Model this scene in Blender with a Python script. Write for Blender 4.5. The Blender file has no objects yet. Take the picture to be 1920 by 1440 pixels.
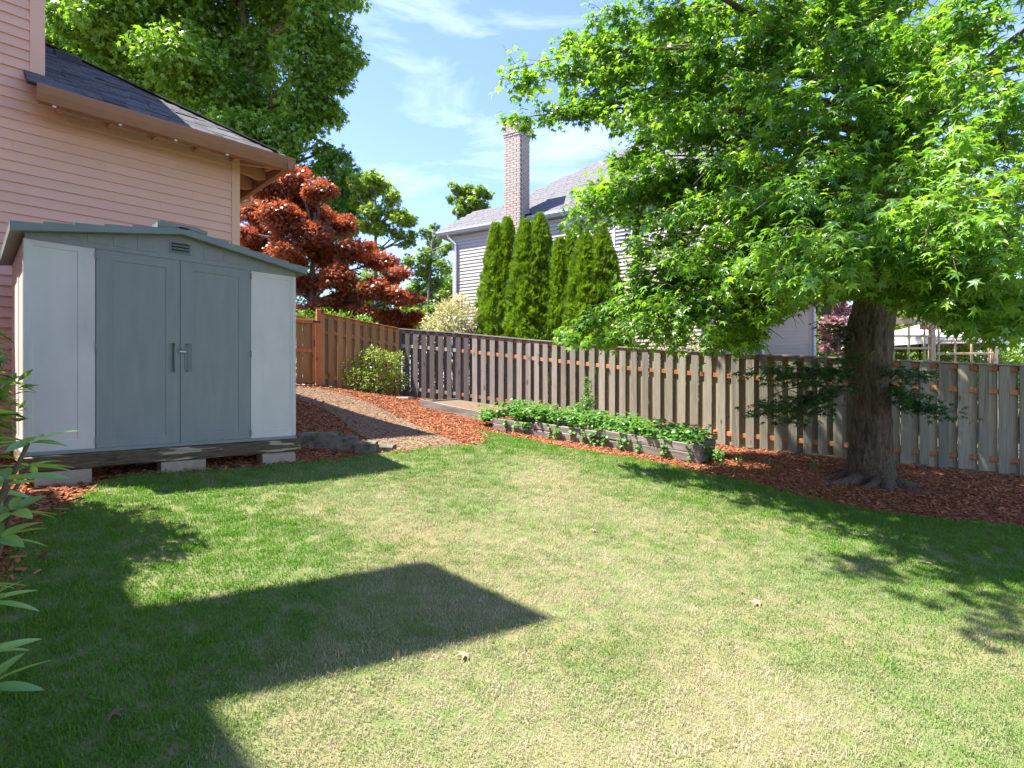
import bpy, bmesh, math, random
import numpy as np
from mathutils import Vector, Matrix, noise
from mathutils.geometry import delaunay_2d_cdt

R = math.radians
rnd = random.Random(7)
rng = np.random.default_rng(7)
SC = bpy.context.scene
COL = SC.collection

# ---------------------------------------------------------------- camera, sky, sun, exposure
F, CX, CY, CH = 1030.0, 960.0, 725.0, 1.6      # focal length in px of a 1920 wide frame, horizon row, eye height
cam_d = bpy.data.cameras.new('camera'); cam = bpy.data.objects.new('camera', cam_d); COL.objects.link(cam)
cam.location = (0, 0, CH); cam.rotation_euler = (R(90), 0, 0)
cam_d.sensor_width = 36; cam_d.lens = 36 * F / 1920; cam_d.shift_y = 5 / 1920
cam_d.clip_start = 0.05; cam_d.clip_end = 3000
SC.camera = cam

SUN_EL, SUN_AZ = R(63), (-0.992, -0.125)        # azimuth: horizontal direction towards the sun
wd = bpy.data.worlds.new('World'); SC.world = wd; wd.use_nodes = True
nt = wd.node_tree; nt.nodes.clear()
w_out = nt.nodes.new('ShaderNodeOutputWorld'); w_bg = nt.nodes.new('ShaderNodeBackground')
w_sky = nt.nodes.new('ShaderNodeTexSky'); w_sky.sky_type = 'NISHITA'; w_sky.sun_disc = False
w_sky.sun_elevation = SUN_EL; w_sky.sun_rotation = math.atan2(SUN_AZ[0], SUN_AZ[1]) % (2 * math.pi)
w_sky.air_density = 1.0; w_sky.dust_density = 0.3; w_sky.ozone_density = 3.5
w_tc = nt.nodes.new('ShaderNodeTexCoord')
w_map = nt.nodes.new('ShaderNodeMapping'); w_map.inputs['Scale'].default_value = (1.2, 1.2, 5.0); w_map.inputs['Rotation'].default_value = (R(9), R(-7), R(20))
w_n = nt.nodes.new('ShaderNodeTexNoise'); w_n.inputs['Scale'].default_value = 2.3; w_n.inputs['Detail'].default_value = 9; w_n.inputs['Roughness'].default_value = 0.58; w_n.inputs['Distortion'].default_value = 0.7
w_r = nt.nodes.new('ShaderNodeValToRGB'); w_r.color_ramp.elements[0].position = 0.54; w_r.color_ramp.elements[0].color = (0, 0, 0, 1); w_r.color_ramp.elements[1].position = 0.85; w_r.color_ramp.elements[1].color = (0.27, 0.27, 0.27, 1)
w_mx = nt.nodes.new('ShaderNodeMix'); w_mx.data_type = 'RGBA'
w_mx.inputs['B'].default_value = (7.6, 8.2, 9.0, 1)
nt.links.new(w_tc.outputs['Generated'], w_map.inputs['Vector']); nt.links.new(w_map.outputs[0], w_n.inputs['Vector'])
nt.links.new(w_n.outputs['Fac'], w_r.inputs['Fac']); nt.links.new(w_r.outputs['Color'], w_mx.inputs['Factor'])
w_t = nt.nodes.new('ShaderNodeMix'); w_t.data_type = 'RGBA'; w_t.blend_type = 'MULTIPLY'; w_t.inputs['Factor'].default_value = 1; w_t.inputs['B'].default_value = (.86, .81, .97, 1)
nt.links.new(w_sky.outputs[0], w_t.inputs['A']); nt.links.new(w_t.outputs['Result'], w_mx.inputs['A']); nt.links.new(w_mx.outputs['Result'], w_bg.inputs['Color'])
w_bg.inputs['Strength'].default_value = 0.126
nt.links.new(w_bg.outputs[0], w_out.inputs['Surface'])

sun_d = bpy.data.lights.new('sun', 'SUN'); sun = bpy.data.objects.new('sun', sun_d); COL.objects.link(sun)
sun_d.energy = 4.7; sun_d.angle = R(0.53); sun_d.color = (1.0, 0.955, 0.88)
SD = Vector((-SUN_AZ[0] * math.cos(SUN_EL), -SUN_AZ[1] * math.cos(SUN_EL), -math.sin(SUN_EL)))   # the way light travels
sun.rotation_euler = SD.to_track_quat('-Z', 'Y').to_euler(); sun.location = (-20, -5, 40)

SC.view_settings.view_transform = 'Standard'; SC.view_settings.look = 'None'
SC.view_settings.exposure = 1.87; SC.view_settings.gamma = 1.0
SC.cycles.max_bounces = 8; SC.cycles.transparent_max_bounces = 8
SC.cycles.use_adaptive_sampling = True

# ---------------------------------------------------------------- helpers
def at(px, py, Y):
    return Vector(((px - CX) / F * Y, Y, CH + (CY - py) / F * Y))

def pix(p):
    return (CX + p[0] / p[1] * F, CY - (p[2] - CH) / p[1] * F)

# ground heights, metres, relative to the eye, at places measured in the yard
CTRL = np.array([
    (0, 0, -1.62), (0, 2.5, -1.55), (3, 3, -1.66), (5.5, 2, -1.75), (-2.5, 2.5, -1.25), (-3.2, 3.6, -1.04), (-5, 2.5, -1.0),
    (-4.2, 4.75, -.89), (-5.8, 6.2, -.85), (-2.55, 6.4, -.89), (-3.4, 5.55, -.885), (0, 5, -1.33), (1.3, 7.5, -1.13), (-1.35, 8.0, -.80),
    (-.45, 8.5, -.86), (-.35, 10.5, -.82), (2.92, 8.6, -1.227), (5.27, 8.1, -1.42), (-2.98, 14.6, -.27), (-1.36, 14, -.44),
    (.41, 13.25, -.67), (4.28, 10.5, -1.17), (6.3, 9.7, -1.32), (8.27, 8.87, -1.46), (-4.73, 13.4, 0.0), (-3.0, 10.5, -.45),
    (-5, 10, -.35), (-2.97, 8.5, -.62), (-2.45, 6.9, -.87), (-2.65, 7.4, -.72), (4, 5.5, -1.52), (8, 6, -1.6), (11, 7.8, -1.6),
    (-1.36, 17, -.35), (4, 16, -.8), (10, 14, -1.2), (14, 9, -1.6), (-6, 16, .05), (-9, 9, -.5), (-9, 3, -.8), (-8, -3, -1.2), (6, -4, -1.8)])
def _tps():
    P = CTRL[:, :2]; n = len(P)
    d = np.linalg.norm(P[:, None] - P[None], axis=2)
    K = np.where(d > 0, d * d * np.log(np.maximum(d, 1e-9)), 0) + np.eye(n) * 0.02
    A = np.zeros((n + 3, n + 3)); A[:n, :n] = K; A[:n, n] = 1; A[:n, n + 1:] = P; A[n, :n] = 1; A[n + 1:, :n] = P.T
    b = np.zeros(n + 3); b[:n] = CTRL[:, 2]
    return np.linalg.solve(A, b)
TPS = _tps()
def gz_np(xy):
    xy = np.asarray(xy, float)
    n = len(CTRL)
    d = np.linalg.norm(xy[:, None, :] - CTRL[None, :, :2], axis=2)
    K = np.where(d > 0, d * d * np.log(np.maximum(d, 1e-9)), 0)
    z = K @ TPS[:n] + TPS[n] + xy @ TPS[n + 1:]
    r = np.linalg.norm(xy - np.array([1.0, 7.0]), axis=1)
    t = np.clip((r - 11) / 10, 0, 1); t = t * t * (3 - 2 * t)
    return z * (1 - t) + (-0.8) * t + CH
def gz(x, y):
    return float(gz_np([(x, y)])[0])
def hit(px, py):
    """where the ray through a pixel of the photograph meets the ground"""
    ys = np.concatenate([np.arange(1.2, 20, .02), np.arange(20, 60, .2)])
    x = (px - CX) / F * ys; z = CH + (CY - py) / F * ys
    below = z < gz_np(np.stack([x, ys], 1))
    i = int(np.argmax(below))
    return Vector((x[i], ys[i], gz(x[i], ys[i])))

class MB:
    """collects boxes, prisms, tubes; mesh() makes one mesh of them"""
    def __init__(s): s.v = []; s.f = []
    def add(s, vs, fs):
        o = len(s.v); s.v += [tuple(p) for p in vs]; s.f += [tuple(i + o for i in q) for q in fs]; return s
    def box(s, x0, x1, y0, y1, z0, z1, c=0.0, M=None):
        if c <= 0:
            vs = [Vector((x, y, z)) for x in (x0, x1) for y in (y0, y1) for z in (z0, z1)]
            fs = [(0, 1, 3, 2), (4, 6, 7, 5), (0, 4, 5, 1), (2, 3, 7, 6), (0, 2, 6, 4), (1, 5, 7, 3)]
        else:
            cx, cy, cz = (x0 + x1) / 2, (y0 + y1) / 2, (z0 + z1) / 2; h = (abs(x1 - x0) / 2, abs(y1 - y0) / 2, abs(z1 - z0) / 2)
            c = min(c, min(h) * .8)
            vs = []; idx = {}
            for sx in (-1, 1):
                for sy in (-1, 1):
                    for sz in (-1, 1):
                        sg = (sx, sy, sz)
                        for a in range(3):
                            p = [sg[k] * (h[k] - (0 if k == a else c)) for k in range(3)]
                            idx[sg, a] = len(vs); vs.append(Vector((cx + p[0], cy + p[1], cz + p[2])))
            fs = []
            for a in range(3):
                b, d = (a + 1) % 3, (a + 2) % 3
                for sa in (-1, 1):
                    q = []
                    for sb, sd in ((-1, -1), (1, -1), (1, 1), (-1, 1)):
                        g = [0, 0, 0]; g[a] = sa; g[b] = sb; g[d] = sd; q.append(idx[tuple(g), a])
                    fs.append(tuple(q) if sa > 0 else tuple(q[::-1]))
                for sb in (-1, 1):
                    for sd in (-1, 1):
                        g0 = [0, 0, 0]; g0[a] = -1; g0[b] = sb; g0[d] = sd; g1 = list(g0); g1[a] = 1
                        fs.append((idx[tuple(g0), b], idx[tuple(g1), b], idx[tuple(g1), d], idx[tuple(g0), d]))
            for sx in (-1, 1):
                for sy in (-1, 1):
                    for sz in (-1, 1):
                        fs.append(tuple(idx[(sx, sy, sz), a] for a in range(3)))
        if M is not None: vs = [M @ p for p in vs]
        return s.add(vs, fs)
    def ext(s, poly, vec):
        n = len(poly); vec = Vector(vec); a = [Vector(p) for p in poly]; b = [p + vec for p in a]
        fs = [tuple(range(n))[::-1], tuple(range(n, 2 * n))] + [(i, (i + 1) % n, n + (i + 1) % n, n + i) for i in range(n)]
        return s.add(a + b, fs)
    def tube(s, pts, rad, n=8, cap=True):
        pts = [Vector(p) for p in pts]
        if not hasattr(rad, '__len__'): rad = [rad] * len(pts)
        vs = []; t0 = (pts[1] - pts[0]).normalized(); u = t0.orthogonal().normalized()
        for i, p in enumerate(pts):
            t = (pts[min(i + 1, len(pts) - 1)] - pts[max(i - 1, 0)]).normalized()
            u = (u - t * u.dot(t)).normalized(); w = t.cross(u)
            vs += [p + (u * math.cos(2 * math.pi * k / n) + w * math.sin(2 * math.pi * k / n)) * rad[i] for k in range(n)]
        fs = [(i * n + k, i * n + (k + 1) % n, (i + 1) * n + (k + 1) % n, (i + 1) * n + k) for i in range(len(pts) - 1) for k in range(n)]
        if cap: fs += [tuple(range(n))[::-1], tuple((len(pts) - 1) * n + k for k in range(n))]
        return s.add(vs, fs)
    def mesh(s, name, smooth=False):
        me = bpy.data.meshes.new(name); me.from_pydata(s.v, [], s.f)
        b = bmesh.new(); b.from_mesh(me); bmesh.ops.recalc_face_normals(b, faces=b.faces); b.to_mesh(me); b.free()
        if smooth: me.polygons.foreach_set('use_smooth', [True] * len(me.polygons))
        me.update(); return me

def obj(name, me, m=None, parent=None, loc=(0, 0, 0), rot=(0, 0, 0), scl=(1, 1, 1), col=None):
    if isinstance(me, MB): me = me.mesh(name)
    if m is not None and len(me.materials) == 0: me.materials.append(m)
    o = bpy.data.objects.new(name, me); COL.objects.link(o)
    if parent is not None: o.parent = parent
    o.location = loc; o.rotation_euler = rot; o.scale = scl
    if col is not None: o.color = (*col[:3], 1)
    return o
def tag(o, label=None, cat=None, group=None, kind=None):
    for k, v in (('label', label), ('category', cat), ('group', group), ('kind', kind)):
        if v: o[k] = v
    return o
def thing(name, label, cat, loc=(0, 0, 0), rz=0.0, group=None):
    o = bpy.data.objects.new(name, None); COL.objects.link(o); o.empty_display_size = .2
    o.location = loc; o.rotation_euler = (0, 0, rz)
    return tag(o, label, cat, group)

# ---------------------------------------------------------------- materials
def mat(name, c1, c2=None, scale=6.0, stretch=(1, 1, 1), rough=.7, bump=.0, bscale=None, spec=.4, rand=.0, objcol=False, detail=5.0,
        c3=None, s3=2.0, t3=(.55, .7), metal=0.0, coord='Object', bdist=.01, dist=0.0, knots=False):
    m = bpy.data.materials.new(name); m.use_nodes = True; n = m.node_tree; L = n.links.new
    b = n.nodes['Principled BSDF']; b.inputs['Roughness'].default_value = rough; b.inputs['Metallic'].default_value = metal
    b.inputs['Specular IOR Level'].default_value = spec
    tc = n.nodes.new('ShaderNodeTexCoord'); oi = n.nodes.new('ShaderNodeObjectInfo')
    mul = n.nodes.new('ShaderNodeMath'); mul.operation = 'MULTIPLY'; mul.inputs[1].default_value = 57.0; L(oi.outputs['Random'], mul.inputs[0])
    ad = n.nodes.new('ShaderNodeVectorMath'); ad.operation = 'ADD'; L(tc.outputs[coord], ad.inputs[0]); L(mul.outputs[0], ad.inputs[1])
    mp = n.nodes.new('ShaderNodeMapping'); mp.inputs['Scale'].default_value = stretch; L(ad.outputs[0], mp.inputs['Vector'])
    no = n.nodes.new('ShaderNodeTexNoise'); no.inputs['Scale'].default_value = scale; no.inputs['Detail'].default_value = detail; no.inputs['Roughness'].default_value = .62; no.inputs['Distortion'].default_value = dist
    L(mp.outputs[0], no.inputs['Vector'])
    mx = n.nodes.new('ShaderNodeMix'); mx.data_type = 'RGBA'
    rp = n.nodes.new('ShaderNodeMapRange'); rp.inputs[1].default_value = .32; rp.inputs[2].default_value = .68; L(no.outputs['Fac'], rp.inputs[0]); L(rp.outputs[0], mx.inputs['Factor'])
    mx.inputs['A'].default_value = (*c1, 1); mx.inputs['B'].default_value = (*(c2 or c1), 1)
    out = mx.outputs['Result']
    if c3 is not None:
        n3 = n.nodes.new('ShaderNodeTexNoise'); n3.inputs['Scale'].default_value = s3; n3.inputs['Detail'].default_value = 6; L(mp.outputs[0], n3.inputs['Vector'])
        r3 = n.nodes.new('ShaderNodeMapRange'); r3.inputs[1].default_value = t3[0]; r3.inputs[2].default_value = t3[1]; L(n3.outputs['Fac'], r3.inputs[0])
        m3 = n.nodes.new('ShaderNodeMix'); m3.data_type = 'RGBA'; L(r3.outputs[0], m3.inputs['Factor']); L(out, m3.inputs['A']); m3.inputs['B'].default_value = (*c3, 1); out = m3.outputs['Result']
    if knots:
        mk = n.nodes.new('ShaderNodeMapping'); mk.inputs['Scale'].default_value = (4.5, .6, 2.6); L(ad.outputs[0], mk.inputs['Vector'])
        vo = n.nodes.new('ShaderNodeTexVoronoi'); vo.inputs['Scale'].default_value = 1.0; L(mk.outputs[0], vo.inputs['Vector'])
        rk = n.nodes.new('ShaderNodeMapRange'); rk.inputs[1].default_value = .07; rk.inputs[2].default_value = .13; rk.inputs[3].default_value = .8; rk.inputs[4].default_value = 0.0; L(vo.outputs['Distance'], rk.inputs[0])
        k3 = n.nodes.new('ShaderNodeMix'); k3.data_type = 'RGBA'; L(rk.outputs[0], k3.inputs['Factor']); L(out, k3.inputs['A']); k3.inputs['B'].default_value = (.22, .18, .15, 1); out = k3.outputs['Result']
    if objcol:
        mo = n.nodes.new('ShaderNodeMix'); mo.data_type = 'RGBA'; mo.blend_type = 'MULTIPLY'; mo.inputs['Factor'].default_value = 1; L(out, mo.inputs['A']); L(oi.outputs['Color'], mo.inputs['B']); out = mo.outputs['Result']
    if rand > 0:
        hs = n.nodes.new('ShaderNodeHueSaturation'); mr = n.nodes.new('ShaderNodeMapRange'); mr.inputs[3].default_value = 1 - rand; mr.inputs[4].default_value = 1 + rand
        L(oi.outputs['Random'], mr.inputs[0]); L(mr.outputs[0], hs.inputs['Value']); L(out, hs.inputs['Color']); out = hs.outputs['Color']
    L(out, b.inputs['Base Color'])
    if bump > 0:
        bn = n.nodes.new('ShaderNodeBump'); bn.inputs['Strength'].default_value = bump; bn.inputs['Distance'].default_value = bdist
        if bscale:
            nb = n.nodes.new('ShaderNodeTexNoise'); nb.inputs['Scale'].default_value = bscale; nb.inputs['Detail'].default_value = 4; L(mp.outputs[0], nb.inputs['Vector']); L(nb.outputs['Fac'], bn.inputs['Height'])
        else: L(no.outputs['Fac'], bn.inputs['Height'])
        L(bn.outputs[0], b.inputs['Normal'])
    return m

def leaf_mat(name, dark, light, rough=.38, trans=.35, attr='tint', instancer=False, spec=.5, tcol=None):
    """leaf: colour by each leaf's own tint, glossy skin, light passes through"""
    m = bpy.data.materials.new(name); m.use_nodes = True; n = m.node_tree; L = n.links.new
    b = n.nodes['Principled BSDF']; b.inputs['Roughness'].default_value = rough; b.inputs['Specular IOR Level'].default_value = spec
    a = n.nodes.new('ShaderNodeAttribute'); a.attribute_name = attr; a.attribute_type = 'INSTANCER' if instancer else 'GEOMETRY'
    mx = n.nodes.new('ShaderNodeMix'); mx.data_type = 'RGBA'; mx.inputs['A'].default_value = (*dark, 1); mx.inputs['B'].default_value = (*light, 1)
    L(a.outputs['Fac'], mx.inputs['Factor']); L(mx.outputs['Result'], b.inputs['Base Color'])
    if trans > 0:
        t = n.nodes.new('ShaderNodeBsdfTranslucent'); h = n.nodes.new('ShaderNodeMix'); h.data_type = 'RGBA'; h.blend_type = 'MULTIPLY'; h.inputs['Factor'].default_value = 1
        L(mx.outputs['Result'], h.inputs['A']); h.inputs['B'].default_value = (*(tcol or (1.9, 1.75, .6)), 1); L(h.outputs['Result'], t.inputs['Color'])
        ms = n.nodes.new('ShaderNodeMixShader'); ms.inputs[0].default_value = trans; L(b.outputs[0], ms.inputs[1]); L(t.outputs[0], ms.inputs[2])
        L(ms.outputs[0], n.nodes['Material Output'].inputs['Surface'])
    return m

MT = {}
MT['shed_grey'] = mat('shed_light_grey', (.60, .565, .52), (.53, .50, .46), 3, (1, 1, .5), rough=.55, bump=.08, bscale=90, spec=.35, c3=(.36, .36, .33), s3=1.3, t3=(.62, .95))
MT['shed_teal'] = mat('shed_slate_plastic', (.20, .218, .205), (.232, .25, .235), 4, (3, 3, .5), rough=.55, bump=.1, bscale=80, spec=.35, c3=(.19, .22, .22), s3=1.7, t3=(.6, .95))
MT['shed_roof'] = mat('shed_roof_plastic', (.15, .185, .175), (.18, .215, .20), 5, rough=.5, bump=.1, bscale=60)
MT['dark'] = mat('dark_gap', (.015, .015, .017), rough=.9)  # near-black for dark fittings, also for shade painted into doorway and slots
MT['metal'] = mat('worn_metal', (.55, .5, .42), (.35, .3, .25), 20, rough=.4, metal=.8)
MT['timber'] = mat('weathered_timber', (.055, .04, .025), (.16, .12, .07), 26, (.3, 2.5, 2.5), rough=.9, bump=.6, c3=(.40, .33, .22), s3=9.0, t3=(.54, .60), spec=.2)
MT['timber_grey'] = mat('grey_bed_timber', (.13, .115, .10), (.24, .215, .19), 9, (.35, 3, 3), rough=.9, bump=.5, c3=(.33, .30, .26), s3=4, t3=(.5, .75), spec=.2, rand=.15)
MT['joist'] = mat('pale_joist', (.42, .30, .16), (.34, .23, .12), 8, (.4, 3, 3), rough=.8)
MT['concrete'] = mat('concrete_block', (.42, .34, .24), (.33, .27, .195), 14, rough=.95, bump=.5, bscale=90, c3=(.22, .21, .15), s3=4, t3=(.55, .75), spec=.2, rand=.08)
MT['stone'] = mat('mossy_block', (.085, .075, .06), (.24, .205, .16), 9, rough=.95, bump=.5, bscale=60, c3=(.075, .085, .03), s3=6, t3=(.5, .65), spec=.2, rand=.12)
MT['pink'] = mat('pink_siding_paint', (.81, .50, .365), (.76, .465, .335), 2.2, (.5, 1, 3), rough=.6, bump=.12, bscale=60, rand=.035, spec=.3)
MT['pink_trim'] = mat('pink_trim_paint', (.80, .49, .34), (.76, .46, .32), 2, rough=.55, rand=.03, spec=.3)
MT['brown'] = mat('brown_gutter_paint', (.33, .155, .085), (.29, .135, .075), 3, rough=.45, rand=.04)
MT['rafter'] = mat('rafter_paint', (.55, .30, .18), (.48, .25, .14), 5, rough=.6)
MT['shingle'] = mat('asphalt_shingle', (.068, .066, .068), (.125, .12, .12), 45, rough=.92, bump=.6, bscale=220, rand=.30, spec=.25, c3=(.16, .15, .15), s3=3, t3=(.55, .8))
MT['shingle_n'] = mat('grey_shingle', (.105, .10, .105), (.155, .15, .155), 30, rough=.92, bump=.4, bscale=160, rand=.25, spec=.2, coord='Object')
MT['taupe'] = mat('taupe_siding_paint', (.53, .46, .40), (.49, .425, .37), 2, rough=.6, rand=.04, spec=.3)
MT['gutter_n'] = mat('pale_gutter_paint', (.52, .52, .55), (.46, .46, .5), 2, rough=.4)
MT['white'] = mat('white_paint', (.75, .76, .78), (.70, .71, .73), 3, rough=.5)
MT['brick'] = mat('pinkish_brick', (.58, .48, .41), (.46, .365, .31), 7, rough=.9, bump=.4, bscale=120, c3=(.55, .46, .41), s3=9, t3=(.5, .75), spec=.2, rand=.12)
MT['mortar'] = mat('mortar', (.27, .25, .235), (.2, .185, .175), 20, rough=.95, spec=.2)
MT['glass'] = mat('window_glass', (.10, .14, .19), (.07, .1, .14), 1, rough=.04, spec=1.0)
MT['fence'] = mat('weathered_fence_board', (.70, .68, .66), (1.15, 1.12, 1.08), 7, (9, 9, .55), rough=.85, bump=.35, objcol=True, knots=True, rand=.26, spec=.2, c3=(.55, .5, .45), s3=3.5, t3=(.58, .72), dist=.5)
MT['cedar'] = mat('cedar_board', (.75, .70, .62), (1.15, 1.1, 1.0), 6, (8, 8, .5), rough=.75, bump=.25, objcol=True, knots=True, rand=.18, spec=.25, c3=(.6, .5, .42), s3=6, t3=(.6, .75), dist=.6)
MT['bark'] = mat('sweetgum_bark', (.06, .04, .026), (.21, .155, .10), 9, (4.0, 4.0, .9), rough=.95, bump=1.0, bdist=.035, c3=(.12, .12, .035), s3=.9, t3=(.54, .70), spec=.15, dist=.8)
MT['bark2'] = mat('grey_bark', (.10, .085, .07), (.19, .165, .14), 12, (3, 3, 1), rough=.95, bump=.6, spec=.15)
MT['twig'] = mat('twig_bark', (.16, .12, .08), (.10, .075, .05), 10, rough=.9, spec=.15)
MT['lawn'] = mat('lawn_thatch', (.17, .16, .08), (.10, .15, .04), 9, rough=.95, bump=.5, bscale=60, c3=(.20, .165, .085), s3=.8, t3=(.45, .7), spec=.1)
MT['mulch'] = mat('bark_mulch', (.17, .058, .024), (.30, .105, .045), 38, rough=.95, bump=.9, bscale=60, c3=(.115, .05, .028), s3=9, t3=(.5, .66), spec=.1, dist=1.0)
MT['path'] = mat('trodden_path', (.25, .165, .105), (.15, .098, .062), 24, rough=.97, bump=.5, bscale=120, c3=(.20, .18, .09), s3=2.0, t3=(.52, .75), spec=.1)
MT['soil'] = mat('neighbour_soil', (.06, .075, .03), (.11, .09, .05), 2, rough=.95, bump=.5, spec=.1)
MT['bedsoil'] = mat('bed_soil', (.20, .145, .095), (.13, .09, .06), 12, rough=.97, bump=.8, bscale=60, spec=.1)
MT['canvas'] = mat('umbrella_canvas', (.74, .68, .60), (.70, .64, .56), 3, rough=.85)
MT['sandwood'] = mat('pergola_wood', (.64, .45, .29), (.54, .37, .23), 8, (1, 1, 1), rough=.75)

# ---------------------------------------------------------------- scatter by geometry nodes (grass, bark chips)
def instancer(name, pts, rots, scl, tint, protos, kinds, parent=None):
    me = bpy.data.meshes.new(name); me.vertices.add(len(pts)); me.vertices.foreach_set('co', np.asarray(pts, np.float32).ravel())
    for an, ty, arr in (('rot', 'FLOAT_VECTOR', rots), ('scl', 'FLOAT', scl), ('tint', 'FLOAT', tint), ('pk', 'INT', kinds)):
        a = me.attributes.new(an, ty, 'POINT'); a.data.foreach_set('vector' if ty == 'FLOAT_VECTOR' else 'value', np.asarray(arr, np.int32 if ty == 'INT' else np.float32).ravel())
    o = obj(name, me, protos[0].data.materials[0], parent)
    g = bpy.data.node_groups.new(name + '_scatter', 'GeometryNodeTree'); N = g.nodes; L = g.links.new
    g.interface.new_socket('Geometry', in_out='INPUT', socket_type='NodeSocketGeometry'); g.interface.new_socket('Geometry', in_out='OUTPUT', socket_type='NodeSocketGeometry')
    gi = N.new('NodeGroupInput'); go = N.new('NodeGroupOutput'); jn = N.new('GeometryNodeJoinGeometry')
    def na(nm, ty):
        q = N.new('GeometryNodeInputNamedAttribute'); q.data_type = ty; q.inputs['Name'].default_value = nm; return q.outputs['Attribute']
    er = N.new('FunctionNodeEulerToRotation'); L(na('rot', 'FLOAT_VECTOR'), er.inputs[0])
    s_ = na('scl', 'FLOAT'); k_ = na('pk', 'INT')
    for k, p in enumerate(protos):
        ip = N.new('GeometryNodeInstanceOnPoints'); oi = N.new('GeometryNodeObjectInfo'); oi.inputs['Object'].default_value = p
        cp = N.new('FunctionNodeCompare'); cp.data_type = 'INT'; cp.operation = 'EQUAL'; L(k_, cp.inputs[2]); cp.inputs[3].default_value = k
        L(gi.outputs[0], ip.inputs['Points']); L(cp.outputs[0], ip.inputs['Selection']); L(oi.outputs['Geometry'], ip.inputs['Instance'])
        L(er.outputs[0], ip.inputs['Rotation']); L(s_, ip.inputs['Scale']); L(ip.outputs[0], jn.inputs[0])
    L(jn.outputs[0], go.inputs[0])
    md = o.modifiers.new('scatter', 'NODES'); md.node_group = g
    return o
def proto(name, me, m):
    me.materials.append(m); return bpy.data.objects.new(name, me)

def inside(poly, P):
    poly = np.asarray(poly, float); P = np.asarray(P, float); x, y = P[:, 0], P[:, 1]; r = np.zeros(len(P), bool)
    x1, y1 = poly[:, 0], poly[:, 1]; x0, y0 = np.roll(x1, 1), np.roll(y1, 1)
    for a, b, c, d in zip(x0, y0, x1, y1):
        if b == d: continue
        r ^= ((b > y) != (d > y)) & (x < (c - a) * (y - b) / (d - b) + a)
    return r
def densify(poly, step=.12, jit=.0):
    out = []
    for i in range(len(poly)):
        a = Vector(poly[i]); b = Vector(poly[(i + 1) % len(poly)]); n = max(1, int((b - a).length / step))
        for k in range(n):
            p = a.lerp(b, k / n); out.append((p.x + rnd.uniform(-jit, jit), p.y + rnd.uniform(-jit, jit)))
    return out
def smooth_poly(poly, it=2):
    for _ in range(it):
        q = []
        for i in range(len(poly)):
            a, b = Vector(poly[i]), Vector(poly[(i + 1) % len(poly)]); q += [tuple(a.lerp(b, .25)), tuple(a.lerp(b, .75))]
        poly = q
    return poly
def sheet(name, poly, off, m, step=.2, jit=0.0):
    """a piece of ground: fills a plan outline, follows the terrain"""
    B = densify(poly, step, jit); n = len(B)
    P = np.array(B); lo, hi = P.min(0), P.max(0)
    gx, gy = np.meshgrid(np.arange(lo[0], hi[0], step), np.arange(lo[1], hi[1], step)); G = np.stack([gx.ravel(), gy.ravel()], 1)
    G = G[inside(P, G)]
    d = np.min(np.linalg.norm(G[:, None] - P[None], axis=2), axis=1); G = G[d > step * .4]
    vs = [Vector(b) for b in B] + [Vector(g) for g in G]
    v2, _, f2, *_ = delaunay_2d_cdt(vs, [(i, (i + 1) % n) for i in range(n)], [], 1, 1e-5)
    z = gz_np([(v.x, v.y) for v in v2]) + off
    mb = MB(); mb.v = [(v.x, v.y, float(q)) for v, q in zip(v2, z)]
    for f in f2:
        a, b, c = (v2[i] for i in f)
        mb.f.append(tuple(f) if (b - a).cross(c - a) > 0 else tuple(f[::-1]))
    me = bpy.data.meshes.new(name); me.from_pydata(mb.v, [], mb.f); me.polygons.foreach_set('use_smooth', [True] * len(me.polygons))
    return tag(obj(name, me, m), kind='structure')

# ---------------------------------------------------------------- the ground
def axis(lo, hi, st):
    a = list(np.arange(lo, hi, st)); s = st; x = hi; up = []
    while x < 900: up.append(x); s *= 1.35; x += s
    s = st; x = lo; dn = []
    while x > -900: s *= 1.35; x -= s; dn.append(x)
    return np.array(dn[::-1] + a + up)
gxs, gys = axis(-10, 14, .25), axis(-4, 19, .25)
GX, GY = np.meshgrid(gxs, gys); GP = np.stack([GX.ravel(), GY.ravel()], 1)
GZ = np.concatenate([gz_np(c) for c in np.array_split(GP, 40)])
nx, ny = len(gxs), len(gys)
me = bpy.data.meshes.new('ground')
me.from_pydata(np.column_stack([GP, GZ]).tolist(), [], [(j * nx + i, j * nx + i + 1, (j + 1) * nx + i + 1, (j + 1) * nx + i) for j in range(ny - 1) for i in range(nx - 1)])
me.polygons.foreach_set('use_smooth', [True] * len(me.polygons))
tag(obj('ground', me, MT['soil']), kind='structure')

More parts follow.
